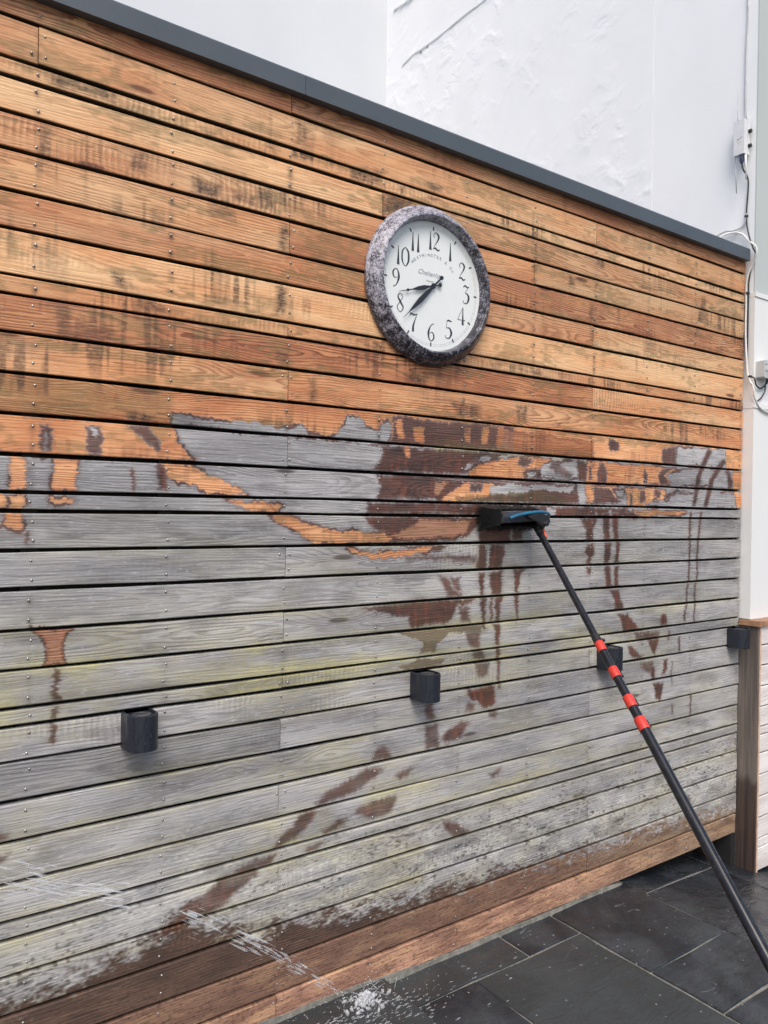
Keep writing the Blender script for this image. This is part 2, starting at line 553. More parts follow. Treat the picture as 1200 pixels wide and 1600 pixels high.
# green film on the shaded, damp lower boards, thickest along their edges
edge = np.zeros(MH, np.float32)
for gz in GAPS[14:]:
    edge = np.maximum(edge, np.exp(-np.abs(_zs - gz - .003) / .018))
zb = np.interp(_zs, [0, .1, .25, .6, .95, 1.2, 1.45, 1.7, 1.75], [.1, .35, .55, .62, .8, .62, .35, .18, 0]).astype(np.float32)
patch = sstep(vnoise(.33, .085, 11) * .65 + vnoise(.07, .03, 12) * .35, .38, .72)
rowf = np.ones(MH, np.float32)
_r = np.random.default_rng(70)
for k in range(32):
    rowf[(_zs < GAPS[k]) & (_zs >= GAPS[k + 1])] = {20: 1.35, 19: 1.1, 21: 1.2, 23: .5}.get(k + 1, _r.uniform(.55, 1.2))
fade = np.interp(_xs, [-1.2, .4, 1.6, 2.6, 4.2], [1, 1, 1, .85, .5]).astype(np.float32)
film = np.clip(zb[:, None] * rowf[:, None] * (patch * .62 + edge[:, None] * 1.25 * sstep(vnoise(.25, .2, 13), .2, .7)), 0, 1) * fade[None, :]
algae = np.maximum(algae, film * (1 - clean) * (.6 + .4 * vnoise(.01, .006, 14)))
# old black mould that the brush has not lifted from the upper boards
row_amt = np.zeros(MH, np.float32)
amt = {14: .5, 15: .45, 16: .3, 1: .25, 2: .3, 3: .95, 4: .35, 5: .75, 6: .6, 7: .45, 8: .7, 9: .9, 10: .6, 11: .7, 12: .75, 13: .5}
for k in range(1, 17):
    row_amt[(_zs < GAPS[k - 1]) & (_zs >= GAPS[k])] = amt[k]
streak = sstep(vnoise(.010, .16, 15) * .5 + vnoise(.05, .11, 16) * .5, .47, .72) * sstep(vnoise(.28, .09, 17) * .7 + vnoise(.6, .4, 19) * .3, .42, .72)
runs = sstep(vnoise(.016, .12, 60) * .55 + vnoise(.04, .10, 61) * .45, .58, .66) * sstep(vnoise(.16, .06, 62), .38, .6)
wet = np.maximum(wet, runs * clean * ((ZZ > 1.6) & (ZZ < 2.09)) * (.30 + .35 * RIM))
algae = np.maximum(algae, clean * sstep(vnoise(.22, .035, 63) * .6 + vnoise(.03, .012, 64) * .4, .56, .74) * .62)
mould = np.maximum(mould * .95, streak * row_amt[:, None] * (.1 + .9 * clean))
eg = np.zeros(MH, np.float32)
for gz in GAPS[:14]:
    eg = np.maximum(eg, np.exp(-np.abs(_zs - gz) / .010))
mould = np.maximum(mould, eg[:, None] * clean * sstep(vnoise(.14, .3, 52) * .7 + vnoise(.02, .3, 53) * .3, .35, .8) * .75)
mould = np.clip(mould * (.65 + .5 * vnoise(.006, .004, 18)), 0, 1)
# rust and grime weeping from the nails
COLS = [-1.1, -.72, -.324, .076, .476, .866, 1.278, 1.664, 2.075, 2.471, 2.871, 3.268, 3.67, 4.115]
rg_ = np.random.default_rng(40)
for k in range(32):
    zm, wide_ = (GAPS[k] + GAPS[k + 1]) / 2, GAPS[k] - GAPS[k + 1] > .08
    for c in COLS:
        a_ = rg_.random() ** 2 * (.75 if k < 13 else .35)
        if a_ < .08: continue
        L_ = rg_.uniform(.012, .05)
        i0, i1 = max(0, int((c - .06 - MX0) / MS)), min(MW, int((c + .06 - MX0) / MS))
        j0, j1 = max(0, int((GAPS[k + 1] - MZ0) / MS)), min(MH, int((GAPS[k] - MZ0) / MS))
        px, pz = XX[j0:j1, i0:i1] - c, ZZ[j0:j1, i0:i1]
        sp_ = np.zeros_like(px)
        for dz in ((-.027, .027) if wide_ else (0,)):
            q = pz - (zm + dz)
            sp_ = np.maximum(sp_, np.exp(-(px / .010) ** 2 - np.where(q < 0, q / L_, q / .010) ** 2))
        mould[j0:j1, i0:i1] = np.maximum(mould[j0:j1, i0:i1], sp_ * a_)
# limescale bleaching above the splash zone, and the soaked dirty foot of the wall
soil_x = [-1.2, .351, .553, .790, .945, 1.032, 1.193, 1.442, 1.843, 2.393, 2.716, 3.274, 4.139]
soil_z = [.28, .316, .327, .371, .433, .381, .296, .292, .228, .209, .171, .164, .100]
top = np.interp(_xs, soil_x, soil_z).astype(np.float32)[None, :] + (vnoise(.06, .03, 20) - .5) * .07 + (vnoise(.012, .006, 21) - .5) * .035
soil = np.clip(1 - sstep(ZZ + (vnoise(.02, .008, 26) - .5) * .07 + (vnoise(.008, .004, 27) - .5) * .05, top - .035, top + .045), 0, 1)
bl = np.exp(-((ZZ - top - .13) / .17) ** 2)
bleach = np.clip(np.interp(_xs, [.3, 1.3], [.55, 1.0]).astype(np.float32)[None, :] * bl * (.12 + .75 * sstep(vnoise(.07, .03, 22) * .6 + vnoise(.012, .005, 23) * .4, .35, .7)) * (1 - soil), 0, 1)
fleck = sstep(vnoise(.016, .005, 24) * .7 + vnoise(.09, .04, 25) * .3, .66, .82) * sstep(ZZ, .75, .35) * (1 - soil)
mould = np.maximum(mould, fleck * .8)

def mask_image(name, r, g, b):
    im = bpy.data.images.new(name, MW, MH, alpha=False, float_buffer=False, is_data=True)
    px = np.ones((MH, MW, 4), np.float32)
    px[..., 0], px[..., 1], px[..., 2] = np.clip(r, 0, 1), np.clip(g, 0, 1), np.clip(b, 0, 1)
    im.pixels.foreach_set(px.ravel())
    im.update()
    im.pack()
    return im
IMG_A = mask_image('wall_marks_wash', clean, wet, algae)
IMG_B = mask_image('wall_marks_age', mould, bleach, soil)
del WX, WZ, RIM, streak, film, patch, bl, top, fleck

# ---------------------------------------------------------------- weathered larch
def grain(t, saw_amt):
    """growth rings cut by the saw, from each board's own coordinates; returns (ring 0..1, knot 0..1, fibre 0..1, saw ripple)"""
    rnd = t.n('ShaderNodeObjectInfo').outputs['Random']
    x, y, z = t.sep(t.coord())
    ox = t.math('MULTIPLY_ADD', rnd, 61.0, x)
    oz = t.math('MULTIPLY_ADD', rnd, 17.0, z)
    def nz(sx, sz, det=2, off=0.0):
        return t.noise(t.comb(t.math('MULTIPLY', ox, sx), t.math('MULTIPLY', oz, sz), off), 1.0, det)
    zc = t.math('MULTIPLY', t.math('SUBTRACT', t.noise(t.comb(t.math('MULTIPLY', ox, .5), rnd, 3.0), 1.0, 1), .5), .16)
    dd = t.math('MULTIPLY', t.math('SUBTRACT', t.noise(t.comb(t.math('MULTIPLY', ox, .9), rnd, 9.0), 1.0, 2), .5), .34)
    # knots
    vor = t.n('ShaderNodeTexVoronoi', feature='F1')
    t.put(vor.inputs['Vector'], t.comb(t.math('MULTIPLY', ox, 1.7), t.math('MULTIPLY', oz, 8.0), rnd))
    vor.inputs['Scale'].default_value = 1.0
    kd = vor.outputs['Distance']
    kpres = t.math('GREATER_THAN', t.sep(vor.outputs['Color'])[0], .36)
    halo = t.math('MULTIPLY', t.ramp(kd, .42, .05), kpres)
    knot = t.math('MULTIPLY', t.ramp(kd, .095, .05), kpres)
    q = t.math('SUBTRACT', z, zc)
    r = t.math('SQRT', t.math('ADD', t.math('MULTIPLY', q, q), t.math('MULTIPLY', t.math('MULTIPLY', dd, dd), .25)))
    r = t.math('MULTIPLY_ADD', t.math('SUBTRACT', nz(5, 22, 3, 1.0), .5), .020, r)
    r = t.math('MULTIPLY_ADD', halo, .028, r)
    s = t.math('FRACT', t.math('MULTIPLY_ADD', nz(3, 60, 2, 4.0), .9, t.math('MULTIPLY', r, 1 / .0088)))
    ring = t.math('MULTIPLY', t.ramp(s, .25, .88), t.ramp(s, 1.0, .90))
    ring = t.math('MULTIPLY', ring, t.ramp(nz(1.1, 14, 3, 31.0), .30, .62, .25, 1.0))
    fibre = nz(5, 190, 5, 5.0)
    wv = t.math('SINE', t.math('MULTIPLY', t.math('MULTIPLY_ADD', nz(9, 6, 3, 7.0), .05, ox), 2 * math.pi / .019))
    saw = t.math('MULTIPLY', t.math('MULTIPLY', wv, saw_amt), t.ramp(nz(2.6, 7, 3, 11.0), .45, .62))
    return ring, knot, halo, fibre, saw, nz, rnd

def larch():
    t = NT('weathered_larch')
    uv = t.n('ShaderNodeUVMap', uv_map='wall')
    ia = t.n('ShaderNodeTexImage', image=IMG_A, extension='EXTEND', interpolation='Cubic')
    ib = t.n('ShaderNodeTexImage', image=IMG_B, extension='EXTEND', interpolation='Cubic')
    t.put(ia.inputs[0], uv.outputs[0]); t.put(ib.inputs[0], uv.outputs[0])
    cl, we, al = t.sep(ia.outputs['Color'])
    mo, bl, so = t.sep(ib.outputs['Color'])
    tone, red, saw_amt, ringy = t.attr('tone'), t.attr('red'), t.attr('saw'), t.attr('ring')
    ring, knot, halo, fibre, saw, nz, rnd = grain(t, saw_amt)
    rg = t.math('MULTIPLY', ring, ringy)
    broad = nz(1.6, 7, 3, 21.0)
    fine = nz(38, 120, 5, 23.0)
    blot = nz(4.5, 13, 4, 41.0)
    # grey, weathered face
    grey = t.mix(t.ramp(broad, .3, .7), lin(146, 145, 147), lin(187, 185, 185))
    grey = t.mix(t.ramp(blot, .50, .72, 0, .60), grey, lin(108, 105, 106))
    grey = t.mix(t.ramp(nz(2.2, 4, 4, 42.0), .54, .72, 0, .5), grey, lin(112, 109, 108))
    grey = t.mix(t.math('MULTIPLY', t.ramp(fibre, .48, .66), .55), grey, lin(100, 97, 100))
    grey = t.mix(t.math('MULTIPLY', rg, .58), grey, lin(84, 80, 82))
    grey = t.mix(t.ramp(fine, .44, .28, 0, .35), grey, lin(208, 206, 208))
    # washed face: straw to orange to red-brown
    tan, org, redb = lin(238, 198, 150), lin(226, 164, 112), lin(168, 98, 70)
    wood = t.mix(t.ramp(t.math('ADD', broad, t.math('MULTIPLY', red, .35)), .40, .80), tan, org)
    wood = t.mix(t.math('MULTIPLY', red, t.ramp(blot, .25, .70, .35, 1.15), clamp=True), wood, redb)
    wood = t.mix(t.ramp(nz(1.3, 30, 4, 43.0), .55, .72, 0, .45), wood, t.mix(red, lin(178, 120, 78), lin(118, 62, 46)))
    wood = t.mix(t.math('MULTIPLY', rg, .9), wood, t.mix(red, lin(156, 96, 60), lin(92, 50, 40)))
    wood = t.mix(t.math('MULTIPLY', t.ramp(fibre, .5, .72), .38), wood, lin(134, 92, 66))
    wood = t.mix(t.ramp(fine, .44, .28, 0, .22), wood, lin(238, 206, 168))
    pz_ = t.sep(t.n('ShaderNodeNewGeometry').outputs['Position'])[2]
    fresh = t.math('MULTIPLY', t.ramp(pz_, 2.16, 2.06), .55)
    wood = t.mix(fresh, wood, t.mix(rg, t.mix(t.ramp(blot, .3, .7), lin(242, 178, 126), lin(216, 138, 90)), lin(164, 92, 56)))
    base = t.mix(cl, grey, wood)
    base = t.mix(t.math('MULTIPLY', halo, .30), base, t.mix(cl, lin(112, 104, 104), lin(164, 98, 62)))
    base = t.mix(t.math('MULTIPLY', knot, .85), base, t.mix(cl, lin(66, 60, 58), lin(96, 54, 38)))
    # saw ripples
    base = t.mix(t.ramp(saw, .1, 1.0, 0.0, .34), base, t.mix(cl, lin(112, 108, 106), lin(124, 84, 62)))
    # lime bleaching, green film, black mould
    base = t.mix(t.math('MULTIPLY', bl, t.ramp(fibre, .3, .65, .9, .45)), base, t.mix(t.ramp(fine, .4, .6), lin(188, 186, 178), lin(226, 224, 216)))
    green = t.mix(cl, t.mix(t.ramp(blot, .35, .65), lin(196, 188, 118), lin(150, 144, 84)), lin(112, 104, 66))
    base = t.mix(t.math('MULTIPLY', t.math('MULTIPLY', al, t.ramp(fine, .25, .6, .5, 1.0)), t.ramp(fibre, .35, .65, .95, .55)), base, green)
    base = t.mix(t.math('MULTIPLY', mo, t.ramp(t.math('MULTIPLY_ADD', fine, .5, t.math('MULTIPLY', fibre, .5)), .38, .54, .5, 1.0)), base, lin(52, 45, 41))
    # dirt-soaked foot
    soilc = t.mix(t.ramp(blot, .35, .65), lin(78, 61, 51), lin(100, 77, 64))
    soilc = t.mix(t.ramp(nz(14, 45, 4, 45.0), .5, .66, 0, .6), soilc, lin(66, 54, 46))
    salm = t.mix(t.ramp(blot, .30, .62), lin(204, 158, 130), lin(158, 118, 98))
    salm = t.mix(t.ramp(nz(10, 60, 4, 46.0), .50, .62, 0, .75), salm, lin(126, 92, 78))
    salm = t.mix(t.ramp(nz(5, 26, 4, 48.0), .50, .64, 0, .55), salm, lin(232, 184, 142))
    soilc = t.mix(t.math('MULTIPLY', t.attr('salmon'), t.ramp(broad, .2, .6, .7, 1.0), clamp=True), soilc, salm)
    soilc = t.mix(t.math('MULTIPLY', rg, .35), soilc, lin(64, 46, 40))
    soilc = t.mix(t.ramp(fibre, .36, .24, 0, .6), soilc, lin(206, 164, 136))
    soilc = t.mix(t.ramp(fibre, .60, .72, 0, .45), soilc, lin(54, 42, 38))
    px_ = t.sep(t.n('ShaderNodeNewGeometry').outputs['Position'])[0]
    soilc = t.mix(t.ramp(px_, 2.3, 3.9, 0, .62), soilc, t.mix(t.ramp(nz(6, 30, 4, 49.0), .4, .62), lin(150, 134, 108), lin(104, 88, 68)))
    soilc = t.mix(t.ramp(nz(60, 110, 4, 53.0), .52, .64, 0, .5), soilc, lin(60, 48, 42))
    base = t.mix(so, base, soilc)
    base = t.mix(1.0, base, t.comb(tone, tone, tone), 'MULTIPLY')
    # soaked: dark brown, the rings still showing
    soaked = t.mix(t.ramp(blot, .32, .68), lin(98, 60, 46), lin(64, 42, 35))
    soaked = t.mix(t.ramp(nz(38, 5, 3, 51.0), .50, .70, 0, .65), soaked, lin(128, 66, 44))
    soaked = t.mix(t.math('MULTIPLY', rg, .6), soaked, lin(42, 27, 23))
    soaked = t.mix(t.ramp(fibre, .40, .26, 0, .5), soaked, lin(134, 88, 68))
    soaked = t.mix(t.ramp(fine, .42, .30, 0, .35), soaked, lin(136, 100, 82))
    soaked = t.mix(t.math('MULTIPLY', al, .6), soaked, lin(84, 78, 52))
    wetc = t.mix(t.math('MULTIPLY', cl, .75), soaked, t.mix(.5, base, lin(132, 62, 40)))
    base = t.mix(t.math('MULTIPLY', we, .95), base, wetc)
    rough = t.math('MULTIPLY_ADD', t.math('MAXIMUM', t.math('MULTIPLY', cl, .55), t.math('MULTIPLY', so, .7)), -.28, .82)
    rough = t.math('MULTIPLY_ADD', we, -.50, rough)
    rough = t.math('ADD', rough, t.ramp(fine, .3, .7, -.06, .08))
    h = t.math('MULTIPLY_ADD', rg, -.45, t.math('MULTIPLY', fibre, 1.0))
    h = t.math('MULTIPLY_ADD', saw, .55, h)
    h = t.math('MULTIPLY_ADD', fine, .5, h)
    t.set(color=base, rough=rough, normal=t.bump(h, .7, .0024), spec=.45)
    return t.mat
LARCH = larch()
DARK_UNDER = plain('dark_board_underside', (.030, .024, .020), .85, var=.3, scale=20)  # near-black colour for the bottom and back faces of the boards
MEMBRANE = plain('black_membrane', (.012, .011, .011), .8)
STEEL = plain('nail_steel', (.40, .385, .36), .38, .85, var=.3, scale=60)

# ---------------------------------------------------------------- the timber wall
WALL = thing('timber_wall', 'tall wall of open-jointed larch boards, orange where scrubbed and grey below', 'wall', (1.5, 0, -.06))
JOINTS = {1: [1.277], 2: [.477, 2.872], 3: [-.35], 4: [1.664], 5: [-.35, 2.467], 6: [1.277], 7: [2.86], 8: [-.35], 9: [1.277, 3.27],
          10: [-.35, 2.863], 11: [1.281], 12: [-.35, 2.864], 13: [1.283], 14: [-.35], 15: [2.47], 16: [.076], 17: [1.282], 18: [-.35, 2.866],
          19: [1.278], 20: [.076], 21: [1.277], 22: [-.35, 2.872], 23: [1.272], 24: [-.35, 2.874], 25: [1.269], 26: [2.875], 27: [-.35],
          28: [1.272], 29: [-.35, 2.877], 30: [1.27], 31: [2.879], 32: [1.272]}
# tone, red, saw ripple, ring strength of the boards that stand out
LOOK = {(1, 0): (.95, .60, .1, 1.0), (1, 1): (.84, .55, .2, .9), (2, 0): (.98, .42, 0, .5), (2, 1): (1.0, .25, .2, .5), (2, 2): (.88, .2, .2, .5),
        (3, 0): (1, .15, .6, .3), (3, 1): (.95, .12, .7, .4), (4, 0): (1.03, .12, .1, .6), (4, 1): (.80, .25, .1, .9), (5, 1): (.98, .35, .9, .6), (5, 2): (.80, .12, .4, .6),
        (6, 0): (.98, .22, .1, .8), (6, 1): (.9, .62, .3, .9), (7, 0): (.98, .45, .2, .8), (7, 1): (.90, .10, .3, .7),
        (8, 1): (1.06, .10, .5, .5), (9, 0): (.95, .35, .8, .3), (9, 1): (.95, .3, .6, .5), (10, 1): (.95, .72, .1, 1.0), (10, 2): (1.05, .28, .9, .5),
        (11, 0): (1.0, .35, .1, .7), (11, 1): (1.0, .40, .1, 1.0), (12, 1): (.92, .55, .2, .9), (12, 2): (1.08, .15, .1, .5),
        (13, 0): (.98, .3, .1, .5), (13, 1): (1.0, .3, .2, .9), (14, 1): (1.06, .2, .2, .9), (17, 1): (.98, .2, .6, 1.0), (17, 0): (.92, .2, .3, .5),
        (23, 0): (.70, .2, .4, 1.0), (25, 0): (1.02, .2, .2, .5), (24, 1): (.95, .2, .1, .7), (24, 2): (1.08, .2, .1, .6), (22, 2): (1.0, .2, .5, .7)}
rb = random.Random(11)
def board(xa, xb, zb_, zt, row, k):
    n = max(2, int((xb - xa) / .14))
    m = Mesh()
    T = .021
    ph = [rb.uniform(0, 6.3) for _ in range(6)]
    tilt = rb.uniform(-.0012, .0012)
    yoff = rb.uniform(-.0012, .0012)
    rings = []
    for i in range(n + 1):
        x = xa + (xb - xa) * i / n
        w1 = .0010 * math.sin(2.1 * x + ph[0]) + .0007 * math.sin(7.3 * x + ph[1]) + rb.uniform(-.0006, .0006)
        w2 = .0010 * math.sin(2.6 * x + ph[2]) + .0007 * math.sin(6.1 * x + ph[3]) + rb.uniform(-.0006, .0006)
        y = yoff + .0010 * math.sin(1.7 * x + ph[4])
        a, b = zb_ + w1, zt + w2
        rings.append([(x, y + T, a), (x, y + .0022 + tilt, a), (x, y + tilt, a + .0022), (x, y - tilt, b - .0022), (x, y + .0022 - tilt, b), (x, y + T, b)])
    v = [p for r_ in rings for p in r_]
    f = []
    for i in range(n):
        for j in range(6):
            q = (j + 1) % 6
            f.append((i * 6 + j, i * 6 + q, i * 6 + 6 + q, i * 6 + 6 + j))
    f.append(tuple(range(6))); f.append(tuple(n * 6 + j for j in range(6)))
    m.add(v, f)
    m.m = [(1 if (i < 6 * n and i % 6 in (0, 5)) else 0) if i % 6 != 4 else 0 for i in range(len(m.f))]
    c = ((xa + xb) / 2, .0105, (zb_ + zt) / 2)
    ob = m.build('board', [LARCH, DARK_UNDER], WALL, origin=c)
    me = ob.data
    uvl = me.uv_layers.new(name='wall')
    co = np.empty(len(me.vertices) * 3, np.float32); me.vertices.foreach_get('co', co); co = co.reshape(-1, 3)
    li = np.empty(len(me.loops), np.int32); me.loops.foreach_get('vertex_index', li)
    u = np.stack([(co[li, 0] + c[0] - MX0) / (MX1 - MX0), (co[li, 2] + c[2] - MZ0) / (MZ1 - MZ0)], 1).astype(np.float32)
    uvl.data.foreach_set('uv', u.ravel())
    L = LOOK.get((row, k))
    if L is None:
        L = (rb.uniform(.9, 1.06), rb.uniform(.1, .5), rb.choice([0, .1, .2, .6]), rb.uniform(.45, 1.0))
    ob['tone'], ob['red'], ob['saw'], ob['ring'] = [float(q) for q in L]
    ob['salmon'] = {32: 1.0, 31: .42}.get(row, 0.0) if xb > 1.5 else {32: .85, 31: .2}.get(row, 0.0)
    return ob

XL, XR = -1.15, 4.14
nails = Mesh()
GAPW = .0108
for row in range(1, 33):
    zt, zb_ = GAPS[row - 1] - GAPW / 2, GAPS[row] + GAPW / 2
    js = [XL] + JOINTS.get(row, []) + [XR - .001 - rb.uniform(0, .004)]
    for k in range(len(js) - 1):
        board(js[k] + (.0012 if k else 0), js[k + 1] - (.0012 if k < len(js) - 2 else 0), zb_ + rb.uniform(-.001, .001), zt + rb.uniform(-.001, .001), row, k)
    wide = zt - zb_ > .07
    for c in COLS:
        for dz in ((-.027, .027) if wide else (0,)):
            split = any(abs(c - j) < .03 for j in js[1:-1])
            for sx in ((-.016, .016) if split and rb.random() < .35 else (0.013 if split else 0,)):
                x, z = c + sx + rb.uniform(-.005, .005), (zt + zb_) / 2 + dz + rb.uniform(-.004, .004)
                if z > 3.125: continue
                nails.lathe([(.0041, .002), (.0041, -.0012), (.0030, -.0028), (.0001, -.0035)], 7, 'y', (x, 0, z))
nb = nails.build('nail_heads', STEEL, WALL, smooth=True)
nb['kind'] = 'stuff'
bk = Mesh()
bk.box(XL, XR, .046, .06, .02, 3.12)
bk.build('backing', MEMBRANE, WALL)
for c in COLS:
    Mesh().box(c - .022, c + .022, .0235, .0455, -.02, 3.1).build('batten', MEMBRANE, WALL)

# ---------------------------------------------------------------- flat roof edge above the boards
GREYMETAL = plain('grey_roof_trim', lin(74, 82, 88), .42, .0, var=.07, scale=3.0, bump=.05, bscale=60)
roof = thing('roof_edge', 'slate grey metal roof edge trim running along the top of the timber wall', 'roof edge', (1.5, -.03, 3.11))
def trim(xa, xb):
    m = Mesh()
    prof = [(-.036, 3.124), (-.035, 3.186), (-.030, 3.193), (.14, 3.197), (.14, 3.189), (-.026, 3.185), (-.028, 3.132), (.0, 3.132), (.0, 3.124)]
    m.prism(prof, 'x', xa, xb)
    return m.build('fascia', GREYMETAL, roof, origin=((xa + xb) / 2, 0, 3.15))
trim(-1.3, 1.3105); trim(1.312, 4.122)
ROOFMAT = plain('roof_membrane', (.09, .09, .095), .8)
Mesh().box(-1.3, 4.14, .142, 3.46, 3.09, 3.15).build('roof_deck', ROOFMAT, roof)

# ---------------------------------------------------------------- white rendered house behind and beside
def render_mat(name, rgb, rough_amt, crack_amt):
    t = NT(name)
    p = t.n('ShaderNodeNewGeometry').outputs['Position']
    n1 = t.noise(p, 1.2, 3)
    n2 = t.noise(p, 5.5, 3, .5, dist=.35)
    n3 = t.noise(p, 60.0, 4)
    lump = t.math('MULTIPLY', t.ramp(n2, .45, .75), t.ramp(n1, .38, .62))
    v = t.n('ShaderNodeTexVoronoi', feature='DISTANCE_TO_EDGE')
    t.put(v.inputs['Vector'], t.n('ShaderNodeVectorMath', operation='ADD').outputs[0])
    va = v.inputs['Vector'].links[0].from_node
    t.put(va.inputs[0], p)
    t.put(va.inputs[1], t.scale(t.noise(p, 2.5, 4, out='Color'), (1.1, 1.1, 1.1)))
    v.inputs['Scale'].default_value = 1.15
    crack = t.math('MULTIPLY', t.ramp(v.outputs['Distance'], .018, .0), t.ramp(t.noise(p, 1.3, 2), .56, .66))
    y = t.sep(p)[1]
    rough_zone = t.ramp(y, .612, .628)
    h = t.math('MULTIPLY', t.math('MULTIPLY_ADD', lump, 1.0, t.math('MULTIPLY', n2, .35)), rough_amt)
    h = t.math('MULTIPLY', h, t.math('MULTIPLY_ADD', rough_zone, .94, .06))
    crack = t.math('MULTIPLY', crack, rough_zone)
    h = t.math('MULTIPLY_ADD', crack, -.3 * crack_amt, h)
    h = t.math('MULTIPLY_ADD', n3, .03, h)
    dirt = t.noise(t.scale(p, (1.6, 1.6, .9)), 1.5, 4)
    c = t.mix(t.ramp(dirt, .3, .8), rgb, tuple(q * .955 for q in rgb[:3]) + (1,))
    c = t.mix(t.math('MULTIPLY', crack, .12 * crack_amt), c, tuple(q * .6 for q in rgb[:3]) + (1,))
    t.set(color=c, rough=.62, normal=t.bump(h, .34, .016), spec=.35)
    return t.mat
WHITE = (.80, .81, .82, 1)
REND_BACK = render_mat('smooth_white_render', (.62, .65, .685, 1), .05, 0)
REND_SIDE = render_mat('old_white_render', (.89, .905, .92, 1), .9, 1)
REND_PIER = render_mat('painted_white_pier', (.78, .79, .78, 1), .25, 0)
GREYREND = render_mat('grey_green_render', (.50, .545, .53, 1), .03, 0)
house = thing('white_house', 'tall white rendered house wall with cracked plaster rising behind the timber wall', 'house', (4.5, 2, -.35))
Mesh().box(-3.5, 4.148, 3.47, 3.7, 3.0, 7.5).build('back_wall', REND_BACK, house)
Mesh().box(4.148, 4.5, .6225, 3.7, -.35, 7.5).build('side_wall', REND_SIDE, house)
Mesh().box(4.151, 4.5, -.0395, .62, 2.955, 7.5).build('side_wall', REND_SIDE, house)
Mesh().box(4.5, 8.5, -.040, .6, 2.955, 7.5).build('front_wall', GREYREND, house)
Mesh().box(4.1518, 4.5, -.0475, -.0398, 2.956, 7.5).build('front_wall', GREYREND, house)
def ledge_block(z0, z1, px, py):
    m = Mesh()
    m.prism([(py, z0), (py, z1 - .012), (py + .006, z1), (.6, z1), (.6, z0)], 'x', px, 8.5)
    return m.build('pier', REND_PIER, house)
ledge_block(2.345, 2.954, 4.1455, -.0535)
ledge_block(1.155, 2.344, 4.1435, -.0585)
ledge_block(-.35, 1.1545, 4.165, -.0585)
Mesh().box(4.1415, 4.4, -.0640, .2, 2.318, 2.345).build('ledge', REND_PIER, house)
Mesh().box(4.1445, 4.4, -.0590, .2, 2.930, 2.9545).build('ledge', REND_PIER, house)
# lifted edges of cracked plaster on the side wall
CRACKED = plain('cracked_plaster_edge', (.80, .82, .84), .7, bump=.3)
def crack(pts, h, w):
    m = Mesh()
    P = smoothpts([(4.147, y, z) for y, z in pts], 5)
    v, f = [], []
    rc = random.Random(3)
    for i, p in enumerate(P):
        e = math.sin(math.pi * i / (len(P) - 1)) ** .5 * rc.uniform(.6, 1.2)
        v += [(p.x + .004, p.y, p.z + h * .3), (p.x - w * e, p.y, p.z - h * e * .2), (p.x - w * .8 * e, p.y, p.z - h * e * .6), (p.x + .004, p.y, p.z - h * e)]
    for i in range(len(P) - 1):
        for j in range(3):
            f.append((i * 4 + j, i * 4 + j + 1, i * 4 + j + 5, i * 4 + j + 4))
    m.add(v, f)
    return m.build('plaster_crack', CRACKED, house)
crack([(3.235, 5.598), (3.227, 5.663), (3.181, 5.688), (3.053, 5.707), (2.902, 5.697), (2.608, 5.701), (2.373, 5.714), (2.172, 5.712), (1.9, 5.76)], .024, .011)
crack([(3.376, 6.233), (3.309, 6.234), (3.139, 6.214), (2.8, 6.22)], .03, .02)
BARE = plain('bare_mortar', (.34, .33, .31), .9, var=.3, scale=80)
Mesh().box(4.1465, 4.15, 2.86, 2.885, 5.665, 5.69).build('bare_patch', BARE, house)
Mesh().box(4.1465, 4.15, 2.95, 2.98, 5.66, 5.683).build('bare_patch', BARE, house)

# ---------------------------------------------------------------- ground and slate paving
ground = Mesh().box(-60, 60, -60, 60, -.62, -.56).build('ground', plain('dark_earth', (.05, .05, .048), .9), None)
tag(ground, kind='structure')

def slate():
    t = NT('wet_black_slate')
    p = t.n('ShaderNodeNewGeometry').outputs['Position']
    rnd = t.n('ShaderNodeObjectInfo').outputs['Random']
    px, py, pz = t.sep(p)
    q = t.comb(t.math('ADD', px, t.math('MULTIPLY', rnd, 31.0)), py, 0.0)
    big = t.noise(q, 3.0, 5, .6, dist=.8)
    riven = t.noise(t.scale(q, (1, 2.2, 1)), 9.0, 6, .62, dist=.5)
    grit = t.noise(q, 180.0, 3)
    c = t.mix(t.ramp(big, .35, .7), lin(30, 33, 38), lin(60, 64, 68))
    c = t.mix(t.math('MULTIPLY', t.ramp(rnd, .55, .9), .6), c, lin(62, 66, 66))
    c = t.mix(t.ramp(grit, .6, .8, 0, .35), c, lin(16, 16, 18))
    # pale scuffs and drops of lime
    sc = t.noise(t.scale(q, (9, 26, 1)), 1.0, 5, .7, dist=1.2)
    c = t.mix(t.math('MULTIPLY', t.ramp(sc, .62, .72), t.ramp(t.noise(q, 4.0, 2), .42, .62, 0, .6)), c, lin(150, 150, 150))
    v = t.n('ShaderNodeTexVoronoi', feature='F1'); t.put(v.inputs['Vector'], q); v.inputs['Scale'].default_value = 34
    fl = t.math('MULTIPLY', t.ramp(v.outputs['Distance'], .16, .05), t.math('GREATER_THAN', t.sep(v.outputs['Color'])[1], .78))
    c = t.mix(t.math('MULTIPLY', fl, .6), c, lin(190, 190, 186))
    h = t.math('MULTIPLY_ADD', riven, 1.0, t.math('MULTIPLY', grit, .08))
    ro = t.ramp(t.noise(q, 5.0, 4, .6), .38, .66, .14, .46)
    t.set(color=c, rough=ro, normal=t.bump(h, .9, .011), spec=.5)
    return t.mat
SLATE = slate()
MORTAR = plain('pale_mortar', lin(126, 124, 116), .85, var=.25, scale=30, bump=.6, bscale=90)
paving = thing('paving', None, None, (2, -.6, -.06)); del paving['label']; del paving['category']
paving['kind'] = 'structure'
rp = random.Random(5)
def floor_z(x):
    return -.054 if x < 3.17 else -.06 - .165 * (x - 3.17)
